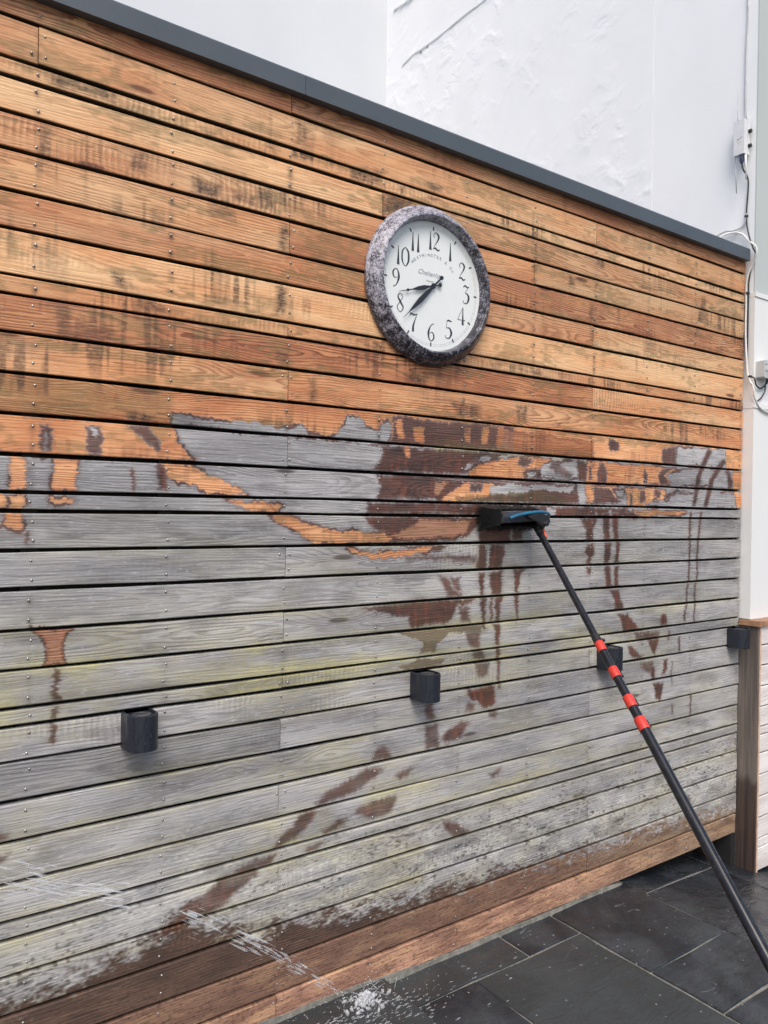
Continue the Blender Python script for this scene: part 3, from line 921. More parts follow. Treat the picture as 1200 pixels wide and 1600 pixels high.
def slab(c4, edge=.007):
    cx, cy = sum(p[0] for p in c4) / 4, sum(p[1] for p in c4) / 4
    dz = rp.uniform(-.0015, .0015)
    top, bev, low = [], [], []
    pts = []
    for i in range(4):
        a, b = c4[i], c4[(i + 1) % 4]
        n = max(2, int(math.hypot(b[0] - a[0], b[1] - a[1]) / .12))
        for k in range(n):
            x, y = a[0] + (b[0] - a[0]) * k / n, a[1] + (b[1] - a[1]) * k / n
            L = math.hypot(x - cx, y - cy)
            j = edge + (rp.uniform(-.003, .0035) if k else 0) + (rp.uniform(.004, .012) if rp.random() < .04 else 0)
            pts.append((x - (x - cx) / L * j, y - (y - cy) / L * j, L))
    m = Mesh(); n = len(pts)
    tilt = min(c4[0][0], c4[3][0]) >= 3.16
    def z(x): return (-.06 - .165 * (x - 3.17) if tilt else (-.027 if cx < 1.733 and cy > -.62 else -.056)) + dz
    for x, y, L in pts: top.append((x - (x - cx) / L * .004, y - (y - cy) / L * .004, z(x)))
    for x, y, L in pts: bev.append((x, y, z(x) - .004))
    for x, y, L in pts: low.append((x, y, z(x) - .03))
    f = [tuple(range(n))]
    for o in (0, n):
        f += [(o + i, o + n + i, o + n + (i + 1) % n, o + (i + 1) % n) for i in range(n)]
    m.add(top + bev + low, f)
    return m.build('paving_slab', SLATE, paving, origin=(cx, cy, z(cx)))
def rect(x0, x1, y0, y1): return slab([(x0, y0), (x1, y0), (x1, y1), (x0, y1)])
W0 = .012
rect(1.733, 2.328, -.168, W0); rect(2.328, 2.637, -.168, W0)
rect(1.733, 2.033, -.80, -.168); rect(2.033, 2.637, -1.08, -.168)
rect(2.637, 3.166, -.515, W0); rect(2.637, 3.166, -.815, -.515); rect(2.637, 3.166, -1.42, -.815)
rect(1.12, 1.733, -.47, W0); rect(.52, 1.12, -.30, W0); rect(-.1, .52, -.60, W0); rect(-.7, -.1, -.30, W0); rect(-1.3, -.7, -.60, W0)
rect(1.12, 1.733, -1.08, -.47); rect(.52, 1.12, -.90, -.30); rect(-.1, .52, -1.20, -.60); rect(-.7, -.1, -.90, -.30); rect(-1.3, -.7, -1.2, -.6)
YB = -1.72
for xa, xb, yt in ((1.733, 2.033, -.80), (2.033, 2.637, -1.08), (2.637, 3.166, -1.42), (1.12, 1.733, -1.08), (.52, 1.12, -.90), (-.1, .52, -1.20), (-.7, -.1, -.90), (-1.3, -.7, -1.20)):
    rect(xa, xb, YB, yt)
# the slabs by the low fence fall away to the right and run on under the boards
slab([(3.166, -.112), (3.975, .030), (3.975, .30), (3.166, .30)])
slab([(3.166, -1.05), (3.90, -1.05), (3.975, .030), (3.166, -.112)], )
slab([(3.975, .030), (4.14, .06), (4.14, .30), (3.975, .30)])
slab([(3.90, -1.05), (4.75, -1.05), (4.75, .16), (3.975, .030)])
slab([(4.75, -1.05), (5.5, -1.05), (5.5, .16), (4.75, .16)])
for row in range(4):
    ya = YB - .6 * (row + 1)
    x = -1.3
    while x < 3.166 - .02:
        xb = min(x + rp.choice([.6, .75, .9, .45]), 3.166)
        if 3.166 - xb < .3: xb = 3.166
        rect(x, xb, ya, ya + .6)
        x = xb
for row in range(4):
    ya = -1.05 - .75 * (row + 1)
    xs_ = [3.166, 3.90, 4.75, 5.5] if row % 2 else [3.166, 4.1, 4.7, 5.5]
    for xa, xb in zip(xs_, xs_[1:]): rect(xa, xb, ya, ya + .75)
bed = Mesh()
bed.add([(-2, -4.4, -.0645), (3.17, -4.4, -.0645), (3.17, 0.05, -.0645), (-2, .05, -.0645), (-2, -4.4, -.12), (3.17, -4.4, -.12), (3.17, .05, -.12), (-2, .05, -.12)],
        [(0, 1, 2, 3), (4, 5, 6, 7), (0, 1, 5, 4), (1, 2, 6, 5), (2, 3, 7, 6), (3, 0, 4, 7)])
q = -.165 * 2.4
bed.add([(3.17, -4.4, -.0655), (5.57, -4.4, -.0655 + q), (5.57, .4, -.0655 + q), (3.17, .4, -.0655), (3.17, -4.4, -.13), (5.57, -4.4, -.13 + q), (5.57, .4, -.13 + q), (3.17, .4, -.13)],
        [(0, 1, 2, 3), (4, 5, 6, 7), (0, 1, 5, 4), (1, 2, 6, 5), (2, 3, 7, 6), (3, 0, 4, 7)])
bed.build('mortar_bed', MORTAR, paving)
# mortar fillet along the foot of the boards
fl = Mesh(); v = []; f = []
N = 150
for i in range(N + 1):
    x = -1.15 + (3.135 + 1.15) * i / N
    ztop = np.interp(x, [-1.15, 1.2, 1.4, 1.73, 2.04, 3.0, 3.135], [.004, .002, -.007, -.018, -.036, -.039, -.048]) + .0035 * math.sin(x * 9.1) + .002 * math.sin(x * 31.3 + 1) + rp.uniform(-.0008, .0008)
    yo = -.004 + .0025 * math.sin(x * 13.7) + rp.uniform(-.001, .001)
    v += [(x, .018, ztop), (x, -.0025, ztop - .001), (x, yo * .6, ztop * .5 - .030), (x, yo, -.0625), (x, .018, -.0625)]
for i in range(N):
    for j in range(5):
        q = (j + 1) % 5
        f.append((i * 5 + j, i * 5 + q, i * 5 + 5 + q, i * 5 + 5 + j))
f.append(tuple(range(5))); f.append(tuple(N * 5 + j for j in range(5)))
fl.add(v, f)
fl.build('mortar_fillet', MORTAR, paving)
# brick footing in the dark hollow under the far end of the boards
BRICK = plain('dark_brick', (.055, .04, .035), .9, var=.4, scale=25, bump=.5)
VOID = plain('footing_mortar', (.10, .098, .09), .95, var=.2, scale=20)
ft = Mesh().box(3.14, 4.14, .232, .26, -.40, .02).build('footing_and_shade', VOID, WALL)
Mesh().box(4.10, 4.1385, .004, .231, -.40, -.042).build('footing_and_shade', MEMBRANE, WALL)  # near-black block added in place of the shade at the hollow's end
for r_ in range(4):
    for k in range(6):
        xa = 3.12 + k * .225 - (.11 if r_ % 2 else 0)
        a, b = max(xa, 3.141), min(xa + .215, 4.139)
        if b - a < .03: continue
        zc = -.355 + r_ * .075
        Mesh().box(a, b, .218, .2335, zc, zc + .065).build('brick', BRICK, ft)

# ---------------------------------------------------------------- wall clock
clock = thing('wall_clock', 'large round station clock with distressed black rim and white dial, on the orange boards', 'clock', (1.886, 0, 2.583))
CX, CZ = 1.886, 2.583
def rimmat():
    t = NT('distressed_black_rim')
    c = t.coord()
    a = t.noise(c, 34, 5, .7)
    b = t.noise(c, 170, 4, .65)
    cx_, cy_, cz_ = t.sep(c)
    sky_pale = t.math('MULTIPLY_ADD', cx_, -.13, t.math('MULTIPLY', cz_, .20))  # sky reflection painted into the rim colour, paler toward the upper left
    k = t.ramp(t.math('ADD', sky_pale, t.math('MULTIPLY_ADD', b, .62, t.math('MULTIPLY', a, .6))), .53, .78)
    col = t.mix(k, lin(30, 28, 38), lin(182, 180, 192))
    t.set(color=col, rough=t.ramp(k, 0, 1, .3, .5), normal=t.bump(b, .3, .002), spec=.5)
    return t.mat
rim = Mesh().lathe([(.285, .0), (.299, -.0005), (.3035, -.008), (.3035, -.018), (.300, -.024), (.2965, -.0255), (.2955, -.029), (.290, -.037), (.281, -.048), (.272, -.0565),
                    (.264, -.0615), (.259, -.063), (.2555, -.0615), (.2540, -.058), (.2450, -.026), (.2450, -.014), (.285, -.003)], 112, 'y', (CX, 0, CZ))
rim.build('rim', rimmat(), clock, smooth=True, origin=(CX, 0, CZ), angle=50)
DIAL = plain('dial_white', (.74, .77, .76), .5, var=.025, scale=5, coat=.0)
DY = -.022
Mesh().lathe([(.0005, DY), (.2449, DY), (.2449, DY + .004), (.0005, DY + .004)], 96, 'y', (CX, 0, CZ)).build('dial', DIAL, clock)
INK = plain('dial_ink', lin(58, 62, 68), .6, var=.05)
PALE = plain('dial_grey_ink', lin(176, 180, 182), .6, var=.05)
TILT = R(.6)
def ribbon(strokes, cx, cz, s, mi_y=DY - .0012, th=.0008):
    """strokes of (x, z, width) in a unit box, as flat inked shapes on the dial"""
    m = Mesh()
    for k, st in enumerate(strokes):
        P = smoothpts([(a, b, w) for a, b, w in st], 5)
        P = [Vector((p.x, p.y, max(p.z * .84, .012))) for p in P]
        L, Rr = [], []
        for i, p in enumerate(P):
            d = P[min(i + 1, len(P) - 1)] - P[max(i - 1, 0)]
            d = Vector((d.x, d.y)); d = d.normalized() if d.length > 1e-6 else Vector((1, 0))
            nx, nz_ = -d.y * p.z / 2, d.x * p.z / 2
            L.append((p.x + nx, p.y + nz_)); Rr.append((p.x - nx, p.y - nz_))
        n = len(P)
        yy = mi_y - .00015 * k
        v = []
        for lst, y in ((L, yy), (Rr, yy), (L, yy + th), (Rr, yy + th)):
            for a, b in lst:
                xx, zz = (a - .27) * s, (b - .5) * s
                v.append((cx + xx, y, cz + zz))
        f = []
        for i in range(n - 1):
            f += [(i, i + 1, n + i + 1, n + i), (i, i + 1, 2 * n + i + 1, 2 * n + i), (n + i, n + i + 1, 3 * n + i + 1, 3 * n + i)]
        m.add(v, f)
    return m
DIG = {
 '1': [[(.27, 1, .03), (.27, .5, .11), (.27, 0, .20)]],
 '2': [[(.12, .70, .03), (.07, .84, .04), (.22, .99, .05), (.42, .84, .14), (.36, .60, .09), (.16, .30, .025), (.05, .10, .025)], [(.05, .08, .03), (.20, .15, .09), (.36, .05, .09), (.52, .13, .03)]],
 '3': [[(.05, .90, .03), (.20, 1.0, .09), (.34, .93, .07), (.50, .98, .03)], [(.48, .97, .02), (.33, .80, .02), (.20, .60, .02)], [(.20, .60, .02), (.40, .52, .10), (.47, .30, .16), (.34, .04, .07), (.12, .02, .03), (.05, .15, .05)]],
 '4': [[(.40, 1, .03), (.40, .5, .10), (.40, 0, .18)], [(.38, .95, .02), (.2, .62, .02), (.02, .28, .02)], [(.02, .28, .025), (.3, .27, .025), (.58, .28, .025)]],
 '5': [[(.14, .95, .04), (.28, 1.0, .10), (.50, .96, .04)], [(.16, .95, .02), (.14, .8, .02), (.11, .58, .02)], [(.11, .57, .02), (.34, .58, .07), (.48, .32, .16), (.34, .04, .07), (.10, .02, .025), (.04, .14, .05)]],
 '6': [[(.44, .97, .05), (.24, .84, .05), (.09, .48, .15), (.13, .14, .09), (.28, .01, .04), (.44, .14, .09), (.46, .34, .10), (.34, .50, .04), (.17, .42, .02)]],
 '7': [[(.02, .82, .02), (.08, .96, .08), (.30, .90, .09), (.52, .98, .03)], [(.51, .97, .02), (.36, .60, .07), (.26, .30, .13), (.25, 0, .17)]],
 '8': [[(.42, .82, .03), (.26, 1.0, .03), (.10, .80, .08), (.28, .52, .13), (.46, .24, .08), (.26, .0, .03), (.06, .22, .05), (.22, .50, .03), (.40, .74, .03), (.42, .82, .03)]],
 '0': [[(.27, 1, .03), (.07, .74, .10), (.07, .26, .10), (.27, 0, .03), (.47, .26, .13), (.47, .74, .13), (.27, 1, .03)]],
}
DIG['9'] = [[(.54 - x, 1 - z, w) for x, z, w in DIG['6'][0]]]
for hnum in range(1, 13):
    a = R(30 * hnum) + TILT
    cx, cz = CX + .173 * math.sin(a), CZ + .174 * math.cos(a)
    txt = str(hnum)
    m = Mesh()
    for i, ch in enumerate(txt):
        off = 0 if len(txt) == 1 else (-.014 + .030 * i if txt == '12' else (-.012 + .026 * i if txt == '11' else -.015 + .033 * i))
        g = ribbon(DIG[ch], cx + off, cz, .070)
        m.add(g.v, g.f)
    m.build('numeral', INK, clock, origin=(cx, DY, cz))
tk = Mesh()
for r0, r1 in ((.2205, .2212), (.2275, .2282)):
    n = 120
    v = [(CX + r_ * math.cos(2 * math.pi * i / n), DY - .0006, CZ + r_ * math.sin(2 * math.pi * i / n)) for r_ in (r0, r1) for i in range(n)]
    tk.add(v, [(i, (i + 1) % n, n + (i + 1) % n, n + i) for i in range(n)])
for i in range(60):
    a = R(6 * i); s, c = math.sin(a), math.cos(a)
    w = .0006
    v = [(CX + r_ * s + e * w * c, DY - .0007, CZ + r_ * c - e * w * s) for r_ in (.221, .2276) for e in (-1, 1)]
    tk.add(v, [(0, 1, 3, 2)])
tko = tk.build('minute_track', PALE, clock)
for i in range(12):
    a = R(30 * i) + TILT; s, c = math.sin(a), math.cos(a)
    v = [(CX + r_ * s + e * .0026 * c, y, CZ + r_ * c - e * .0026 * s) for y in (DY - .0012, DY + .0004) for r_ in (.214, .2285) for e in (-1, 1)]
    Mesh().add(v, [(0, 1, 3, 2), (4, 5, 7, 6), (0, 1, 5, 4), (2, 3, 7, 6), (0, 2, 6, 4), (1, 3, 7, 5)]).build('tick', INK, clock, origin=(CX + .221 * s, DY, CZ + .221 * c))
def hand(name, ang, prof, y, bulb=None):
    """prof: (distance along, half width)"""
    d = Vector((math.sin(ang), math.cos(ang))); nrm = Vector((d.y, -d.x))
    v = []
    for yy in (y, y + .0012):
        for r_, w in prof:
            for e in (-1, 1):
                p = d * r_ + nrm * w * e
                v.append((CX + p.x, yy, CZ + p.y))
    n = len(prof); f = []
    for i in range(n - 1):
        a = 2 * i
        f += [(a, a + 1, a + 3, a + 2), (a + 2 * n, a + 1 + 2 * n, a + 3 + 2 * n, a + 2 + 2 * n), (a, a + 2, a + 2 + 2 * n, a + 2 * n), (a + 1, a + 3, a + 3 + 2 * n, a + 1 + 2 * n)]
    m = Mesh().add(v, f)
    for r_, rad in (bulb or []):
        p = d * r_
        m.lathe([(.0004, y - .0003), (rad, y - .0003), (rad, y + .0014), (.0004, y + .0014)], 14, 'y', (CX + p.x, 0, CZ + p.y))
    return m.build(name, HANDS, clock, origin=(CX, y, CZ))
HANDS = plain('hand_black', lin(32, 34, 44), .4, var=.05)
hand('hour_hand', R(253.5), [(-.032, .0022), (0, .003), (.02, .0035), (.045, .0085), (.075, .0075), (.105, .0022), (.15, .0016), (.172, .0005)], DY - .010, [(-.034, .0085), (0, .011), (.128, .0055)])
hand('minute_hand', R(225), [(-.05, .0028), (0, .004), (.04, .0085), (.09, .0105), (.135, .006), (.165, .0016), (.203, .0006)], DY - .013, [(-.052, .0085), (0, .009)])
def letters(body, size, x, z, ang=0.0, shear=0.0, mat=PALE):
    cu = bpy.data.curves.new('lettering', 'FONT')
    cu.body = body; cu.size = size; cu.align_x = 'CENTER'; cu.align_y = 'CENTER'; cu.shear = shear
    cu.extrude = .0002
    cu.materials.append(mat)
    tmp = bpy.data.objects.new('lettering_outline', cu)
    me = bpy.data.meshes.new_from_object(tmp)
    me.name = 'lettering'
    bpy.data.objects.remove(tmp); bpy.data.curves.remove(cu)
    o = bpy.data.objects.new('lettering', me)
    COL.objects.link(o)
    o.parent = clock
    o.location = Vector((x, DY - .0011, z)) - Vector(clock['_at'])
    o.rotation_euler = (R(90), ang, 0)
    return o
word = 'WESTMINSTER & Co'
GREYINK = plain('dial_soft_ink', lin(158, 163, 166), .6, var=.05)
for i, ch in enumerate(word):
    if ch == ' ': continue
    a = R(-45 + 90 * i / (len(word) - 1))
    letters(ch, .0165, CX + .003 + .139 * math.sin(a), CZ - .021 + .139 * math.cos(a), a, 0, GREYINK)
letters('Cheltenham', .026, CX - .008, CZ + .046, R(1), .38, plain('dial_script_ink', lin(168, 173, 178), .6, var=.05))
letters('ENGLAND', .008, CX - .012, CZ + .018, R(1), 0, GREYINK)

# ---------------------------------------------------------------- half-round wall lights
LB = NT('anthracite_powder_coat')
_c = LB.coord()
_s = LB.noise(LB.scale(_c, (70, 70, 14)), 1.0, 4, .6)
_d = LB.noise(_c, 60, 4, .7)
LB.set(color=LB.mix(LB.ramp(_s, .52, .70, 0, .8), lin(31, 35, 45), LB.mix(LB.ramp(_d, .4, .6), lin(20, 23, 31), lin(60, 65, 72))), rough=LB.ramp(_s, .45, .62, .5, .22), normal=LB.bump(_d, .12, .001))
LIGHTBLK = LB.mat
LENS = plain('clear_lens', (.05, .052, .055), .10, var=.1)
def light_proto():
    t = thing('wall_light', '', 'wall light', (0, 0, 0), 'half-round lights along the timber wall')
    def U(w, d, cut=0.0):
        pts = [(-w, -.001), (-w, -(d - w))]
        for i in range(1, 20):
            a = math.pi * i / 20
            pts.append((-w * math.cos(a), -(d - w) - w * math.sin(a)))
        pts += [(w, -(d - w)), (w, -.001)]
        return pts
    m = Mesh()
    o, i_ = U(.046, .100), U(.0425, .0965)
    n = len(o)
    v, f = [], []
    rings = [(i_, .0025), (o, 0), (o, .104), (i_, .1065), (i_, .100)]
    inner = U(.038, .091)
    rings = [(inner, .006), (inner, 0), (o, .0015), (o, .1045), (inner, .106), (inner, .099)]
    for poly, z in rings: v += [(p[0], p[1], z) for p in poly]
    for j in range(len(rings) - 1):
        f += [(j * n + k, j * n + (k + 1) % n, (j + 1) * n + (k + 1) % n, (j + 1) * n + k) for k in range(n)]
    f += [tuple(range(n)), tuple((len(rings) - 1) * n + k for k in range(n))]
    m.add(v, f).build('body', LIGHTBLK, t, smooth=True, angle=40)
    Mesh().lathe([(.0004, .1005), (.024, .1005), (.0265, .1030), (.028, .1030), (.028, .0985)], 28, 'z', (0, -.048, 0)).build('lens', LENS, t, smooth=True, angle=40)
    Mesh().lathe([(.0004, .0025), (.028, .0025), (.0300, .0005), (.0315, .0015), (.0315, .006)], 28, 'z', (0, -.048, 0)).build('lens', LENS, t, smooth=True, angle=40)
    return t
L0 = light_proto()
LL = ['nearest black half-round wall light, low on the grey boards at the far left',
      'black half-round wall light below the brown water drips, with lime flecks beneath it',
      'black half-round wall light partly behind the red-collared brush pole',
      'black half-round wall light tight in the corner above the brown fence post']
def copy_tree(o):
    c = o.copy(); COL.objects.link(c)
    for ch in o.children:
        d = ch.copy(); COL.objects.link(d); d.parent = c
        for g in ch.children:
            e = g.copy(); COL.objects.link(e); e.parent = d
    return c
for k in range(4):
    o = L0 if k == 0 else copy_tree(L0)
    o.location = (.733 + .046 + 1.0945 * k, 0, 1.0035)
    o['label'] = LL[k]

# ---------------------------------------------------------------- low boarded fence at the right
PW = NT('pale_fence_board')
ring, knot, halo, fibre, saw, nzf, rnd = grain(PW, .2)
c = PW.mix(PW.ramp(nzf(1.5, 8, 3, 2.0), .3, .7), lin(208, 200, 196), lin(238, 234, 230))
c = PW.mix(PW.math('MULTIPLY', ring, .35), c, lin(168, 140, 132))
c = PW.mix(PW.math('MULTIPLY', PW.ramp(fibre, .5, .75), .4), c, lin(150, 134, 128))
PW.set(color=c, rough=.75, normal=PW.bump(fibre, .4, .0015))
PALEBOARD = PW.mat
DW = NT('dark_damp_board')
p_ = DW.n('ShaderNodeNewGeometry').outputs['Position']
g1 = DW.noise(DW.scale(p_, (60, 60, 2.2)), 1.0, 5, .6, dist=.4)
zz = DW.math('MULTIPLY_ADD', DW.math('SUBTRACT', DW.noise(DW.scale(p_, (30, 30, 6)), 1.0, 3), .5), .16, DW.sep(p_)[2])
damp = DW.ramp(zz, .30, .24)
c = DW.mix(DW.ramp(g1, .35, .65), lin(88, 80, 75), lin(116, 106, 99))
c = DW.mix(DW.math('MULTIPLY', damp, .75), c, DW.mix(DW.ramp(g1, .35, .65), lin(42, 31, 28), lin(62, 44, 37)))
DW.set(color=c, rough=DW.math('MULTIPLY_ADD', damp, -.3, .75), normal=DW.bump(g1, .4, .002))
DARKBOARD = DW.mat
TRIMW = plain('fresh_cut_trim', lin(206, 176, 152), .7, var=.15, scale=30, bump=.2)
CAPW = plain('brown_cap_board', lin(158, 120, 92), .65, var=.25, scale=16, bump=.3)
fence = thing('low_fence', 'low boarded fence with brown end panel and pale whitewashed boards under a timber cap', 'fence', (4.3, -.1, -.22))
Mesh().box(4.1402, 4.158, -.108, -.0005, -.29, 1.1205).build('end_panel', DARKBOARD, fence)
Mesh().box(4.1585, 4.170, -.1115, -.088, -.245, 1.1205).build('corner_trim', TRIMW, fence)
fz = [1.118, 1.016, .905, .791, .678, .569, .524, .423, .305, .1845, .069, -.046, -.096, -.225]
for i in range(13):
    zt, zb_ = fz[i] - (.004 if i else 0), fz[i + 1] + .004
    m = Mesh()
    m.prism([(-.106, zb_ + .002), (-.104, zb_), (-.088, zb_), (-.088, zt), (-.104, zt), (-.106, zt - .002)], 'x', 4.1745, 6.2)
    m.build('board', PALEBOARD, fence, origin=(5.2, -.097, (zt + zb_) / 2))
Mesh().box(4.177, 6.2, -.080, -.062, -.4, 1.118).build('backing', MEMBRANE, fence)
cp = Mesh()
cp.prism([(4.126, -.124), (4.126, -.0035), (4.1385, -.0035), (6.2, -.0035), (6.2, -.124)], 'z', 1.1215, 1.150)
cp.build('cap', CAPW, fence)

# ---------------------------------------------------------------- telescopic water-fed brush leaning on the wall
A0, FOOT = Vector((2.4254, -.075, 1.6672)), Vector((1.7399, -2.0316, -.06))
U_ = (FOOT - A0).normalized(); LEN = (FOOT - A0).length
POLEM = NT('black_carbon_tube')
cc = POLEM.coord()
POLEM.set(color=POLEM.mix(POLEM.ramp(POLEM.noise(cc, 40, 3), .4, .7), (.008, .009, .012, 1), (.018, .019, .025, 1)), rough=.24, spec=.5)
POLEM = POLEM.mat
REDP = plain('red_plastic', (.62, .045, .03), .4, var=.1, scale=30)
BLKP = plain('black_plastic', (.015, .015, .017), .4, var=.15, scale=30)
brush = thing('washing_brush', 'long black telescopic washing pole with red clamp collars and a wet brush head', 'brush', tuple(FOOT))
def along(t_, off=(0, 0, 0)): return A0 + U_ * t_ + Vector(off)
segs = [(.0, .66, .0132), (.66, .775, .0142), (.775, .905, .0150), (.905, .985, .0158), (.985, LEN, .0168)]
for a, b, r_ in segs:
    Mesh().tube([along(a), along(b)], r_, 24).build('pole_section', POLEM, brush, smooth=True, angle=50, origin=along(a))
side = U_.cross(Vector((0, 1, 0))).normalized()
if side.x < 0: side = -side
for a, b, r_ in ((.634, .674, .0163), (.750, .791, .0171), (.870, .914, .0181), (.957, 1.003, .0191)):
    c_ = Mesh().tube([along(a), along(a + .004), along(b - .004), along(b)], [r_ * .96, r_, r_, r_ * .96], 28).build('clamp_collar', REDP, brush, smooth=True, angle=50, origin=along(a))
    c_['_at'] = tuple(along(a))
    k0 = along(a + .012) + side * (r_ - .002)
    up_ = Vector((0, -.35, 0))
    k = Mesh().tube([k0, k0 + side * .012], .005, 10)
    k.tube([k0 + side * .012 - U_ * .012, k0 + side * .020 - U_ * .010, k0 + side * .022 + U_ * .012, k0 + side * .014 + U_ * .014], [.007, .0085, .0085, .007], 10)
    ko = k.build('clamp_knob', BLKP, brush, smooth=True, angle=50, origin=k0)
Mesh().tube([along(.600), along(.634)], [.0150, .0168], 20).build('end_ferrule', BLKP, brush, smooth=True, angle=50)
Mesh().tube([along(.615) + side * .012, along(.612) + side * .030, along(.603) + side * .052], [.006, .008, .007], 10).build('clamp_lever', BLKP, brush, smooth=True, angle=50)
# head
BRIS = NT('wet_black_bristle')
BRIS.set(color=(.008, .008, .009, 1), rough=.5)
BRIS = BRIS.mat
head = Mesh()
poly = [(2.196, 1.684), (2.204, 1.677), (2.30, 1.680), (2.40, 1.687), (2.440, 1.699), (2.452, 1.714), (2.440, 1.727), (2.40, 1.733), (2.30, 1.731), (2.208, 1.726), (2.197, 1.719)]
mx_, mz_ = 2.325, 1.706
v, f = [], []
layers = [(-.066, 1.0), (-.082, 1.0), (-.096, .965), (-.106, .86), (-.110, .62)]
for y, s_ in layers:
    v += [(mx_ + (x - mx_) * (1 - (1 - s_) * .35), y, mz_ + (z - mz_) * s_) for x, z in poly]
n = len(poly)
for j in range(len(layers) - 1):
    f += [(j * n + k, j * n + (k + 1) % n, (j + 1) * n + (k + 1) % n, (j + 1) * n + k) for k in range(n)]
f += [tuple(range(n)), tuple((len(layers) - 1) * n + k for k in range(n))]
head.add(v, f)
ho = head.build('brush_block', plain('grey_brush_block', lin(42, 44, 51), .2, var=.3, scale=25, coat=.5), brush, smooth=True, angle=35)
br = Mesh(); rr = random.Random(2)
for i in range(1500):
    x = rr.uniform(2.165, 2.450); z = rr.uniform(1.664, 1.738)
    if x > 2.44 and rr.random() < .5: continue
    fx = (x - 2.31) * .16 + rr.uniform(-.010, .010); fz_ = (z - 1.70) * .5 + rr.uniform(-.010, .008)
    w = .0016
    a = Vector((x, -.068, z)); b = Vector((x + fx * .5, -.035, z + fz_ * .4)); c2 = Vector((x + fx, -.003, z + fz_))
    br.add([a + Vector((-w, 0, 0)), a + Vector((w, 0, w)), b + Vector((w, 0, w)), b + Vector((-w, 0, 0)), c2, a + Vector((0, 0, -w)), b + Vector((0, 0, -w))],
           [(0, 1, 2, 3), (3, 2, 4), (1, 5, 6, 2), (5, 0, 3, 6), (2, 6, 4), (6, 3, 4)])
for i in range(420):      # the flared end rows
    z = rr.uniform(1.658, 1.742); y = rr.uniform(-.10, -.064)
    a = Vector((2.196, y, 1.70 + (z - 1.70) * .7)); c2 = Vector((rr.uniform(2.135, 2.165), y * .35 - .004, z)); w = .0018
    br.add([a + Vector((0, w, 0)), a + Vector((0, -w, w)), c2, a + Vector((0, 0, -w))], [(0, 1, 2), (1, 3, 2), (3, 0, 2)])
bo_ = br.build('bristles', BRIS, brush); bo_['kind'] = 'stuff'
HOSE = plain('blue_water_hose', lin(26, 104, 138), .18, var=.2, coat=.6)
Mesh().tube(smoothpts([(2.235, -.112, 1.700), (2.27, -.118, 1.712), (2.33, -.122, 1.722), (2.39, -.124, 1.727), (2.435, -.122, 1.724), (2.458, -.114, 1.712), (2.450, -.104, 1.694), (2.435, -.096, 1.678)], 6), .0066, 10).build('water_hose', HOSE, brush, smooth=True)
bk_ = Mesh()
bk_.prism([(2.325, 1.706), (2.345, 1.718), (2.39, 1.722), (2.44, 1.712), (2.452, 1.69), (2.44, 1.668), (2.405, 1.668), (2.385, 1.686)], 'y', -.128, -.110)
bk_.tube([(2.418, -.126, 1.690), (2.4254, -.100, 1.668), along(.02)], [.016, .017, .0165], 14)
bk_.tube([along(.0), along(.05)], [.0165, .0155], 18)
bk_.build('swivel_bracket', BLKP, brush)
Mesh().tube(smoothpts([along(-.005) + side * .014 + Vector((.006, -.012, .012)), along(.025) + side * .019 + Vector((0, -.012, 0)), along(.062) + side * .016 + Vector((0, -.010, 0))], 5), [.0075] * 10 + [.005], 10).build('locking_lever', plain('orange_plastic', (.62, .10, .035), .4, var=.08), brush, smooth=True)

# ---------------------------------------------------------------- things fixed to the white wall: aerial box, cables, socket
OFFW = plain('off_white_plastic', (.70, .71, .72), .45, var=.05)
ap = thing('aerial_box', 'white outdoor wireless box with thin rod aerials on the white wall', 'wireless box', (4.148, 0, 3.8))
m = Mesh()
m.prism([(.058, 3.722), (.058, 3.912), (-.004, 3.912), (-.004, 3.722)], 'x', 4.095, 4.118)
m.prism([(.050, 3.717), (.050, 3.917), (-.012, 3.917), (-.012, 3.717)], 'x', 4.1185, 4.138)
m.build('case', OFFW, ap)
Mesh().box(4.1385, 4.147, -.004, .036, 3.75, 3.88).build('bracket', plain('grey_bracket', (.25, .25, .26), .5, .6), ap)
for z in (3.765, 3.845):
    Mesh().tube([(4.128, -.012, z), (4.128, -.026, z)], .011, 12).build('cable_gland', BLKP, ap, smooth=True, angle=40)
Mesh().tube([(4.112, .018, 3.718), (4.112, .018, 3.69), (4.112, .018, 3.676)], [.012, .013, .007], 14).build('cable_gland', plain('blue_grey_gland', lin(52, 68, 92), .4), ap, smooth=True, angle=40)
AER = plain('aerial_grey', (.45, .46, .48), .4)
for y, z0, z1, tlt in ((.046, 3.916, 4.09, 0), (-.004, 3.916, 4.11, 0), (.046, 3.52, 3.718, .01)):
    Mesh().tube([(4.112, y, z0), (4.112, y, z0 + (.02 if z0 > 3.8 else .0)), (4.112, y + (tlt if z0 < 3.8 else 0), z1)], [.0034, .003, .0022], 8).build('aerial', AER, ap, smooth=True)
Mesh().tube([(4.112, -.004, 3.716), (4.112, -.006, 3.66), (4.112, -.010, 3.578)], [.006, .0055, .0045], 8).build('aerial', OFFW, ap, smooth=True)
lg = Mesh()
rl = random.Random(4)
for i in range(7):
    lg.box(4.0944, 4.096, .006 + i * .0048, .0092 + i * .0048, 3.812 - i * .002, 3.819 - i * .002 + rl.uniform(0, .004))
lg.build('logo', plain('logo_grey', (.33, .34, .36), .5), ap)
Mesh().box(4.0944, 4.096, .008, .038, 3.786, 3.7895).build('logo_line', plain('logo_gold', (.55, .50, .36), .5), ap)

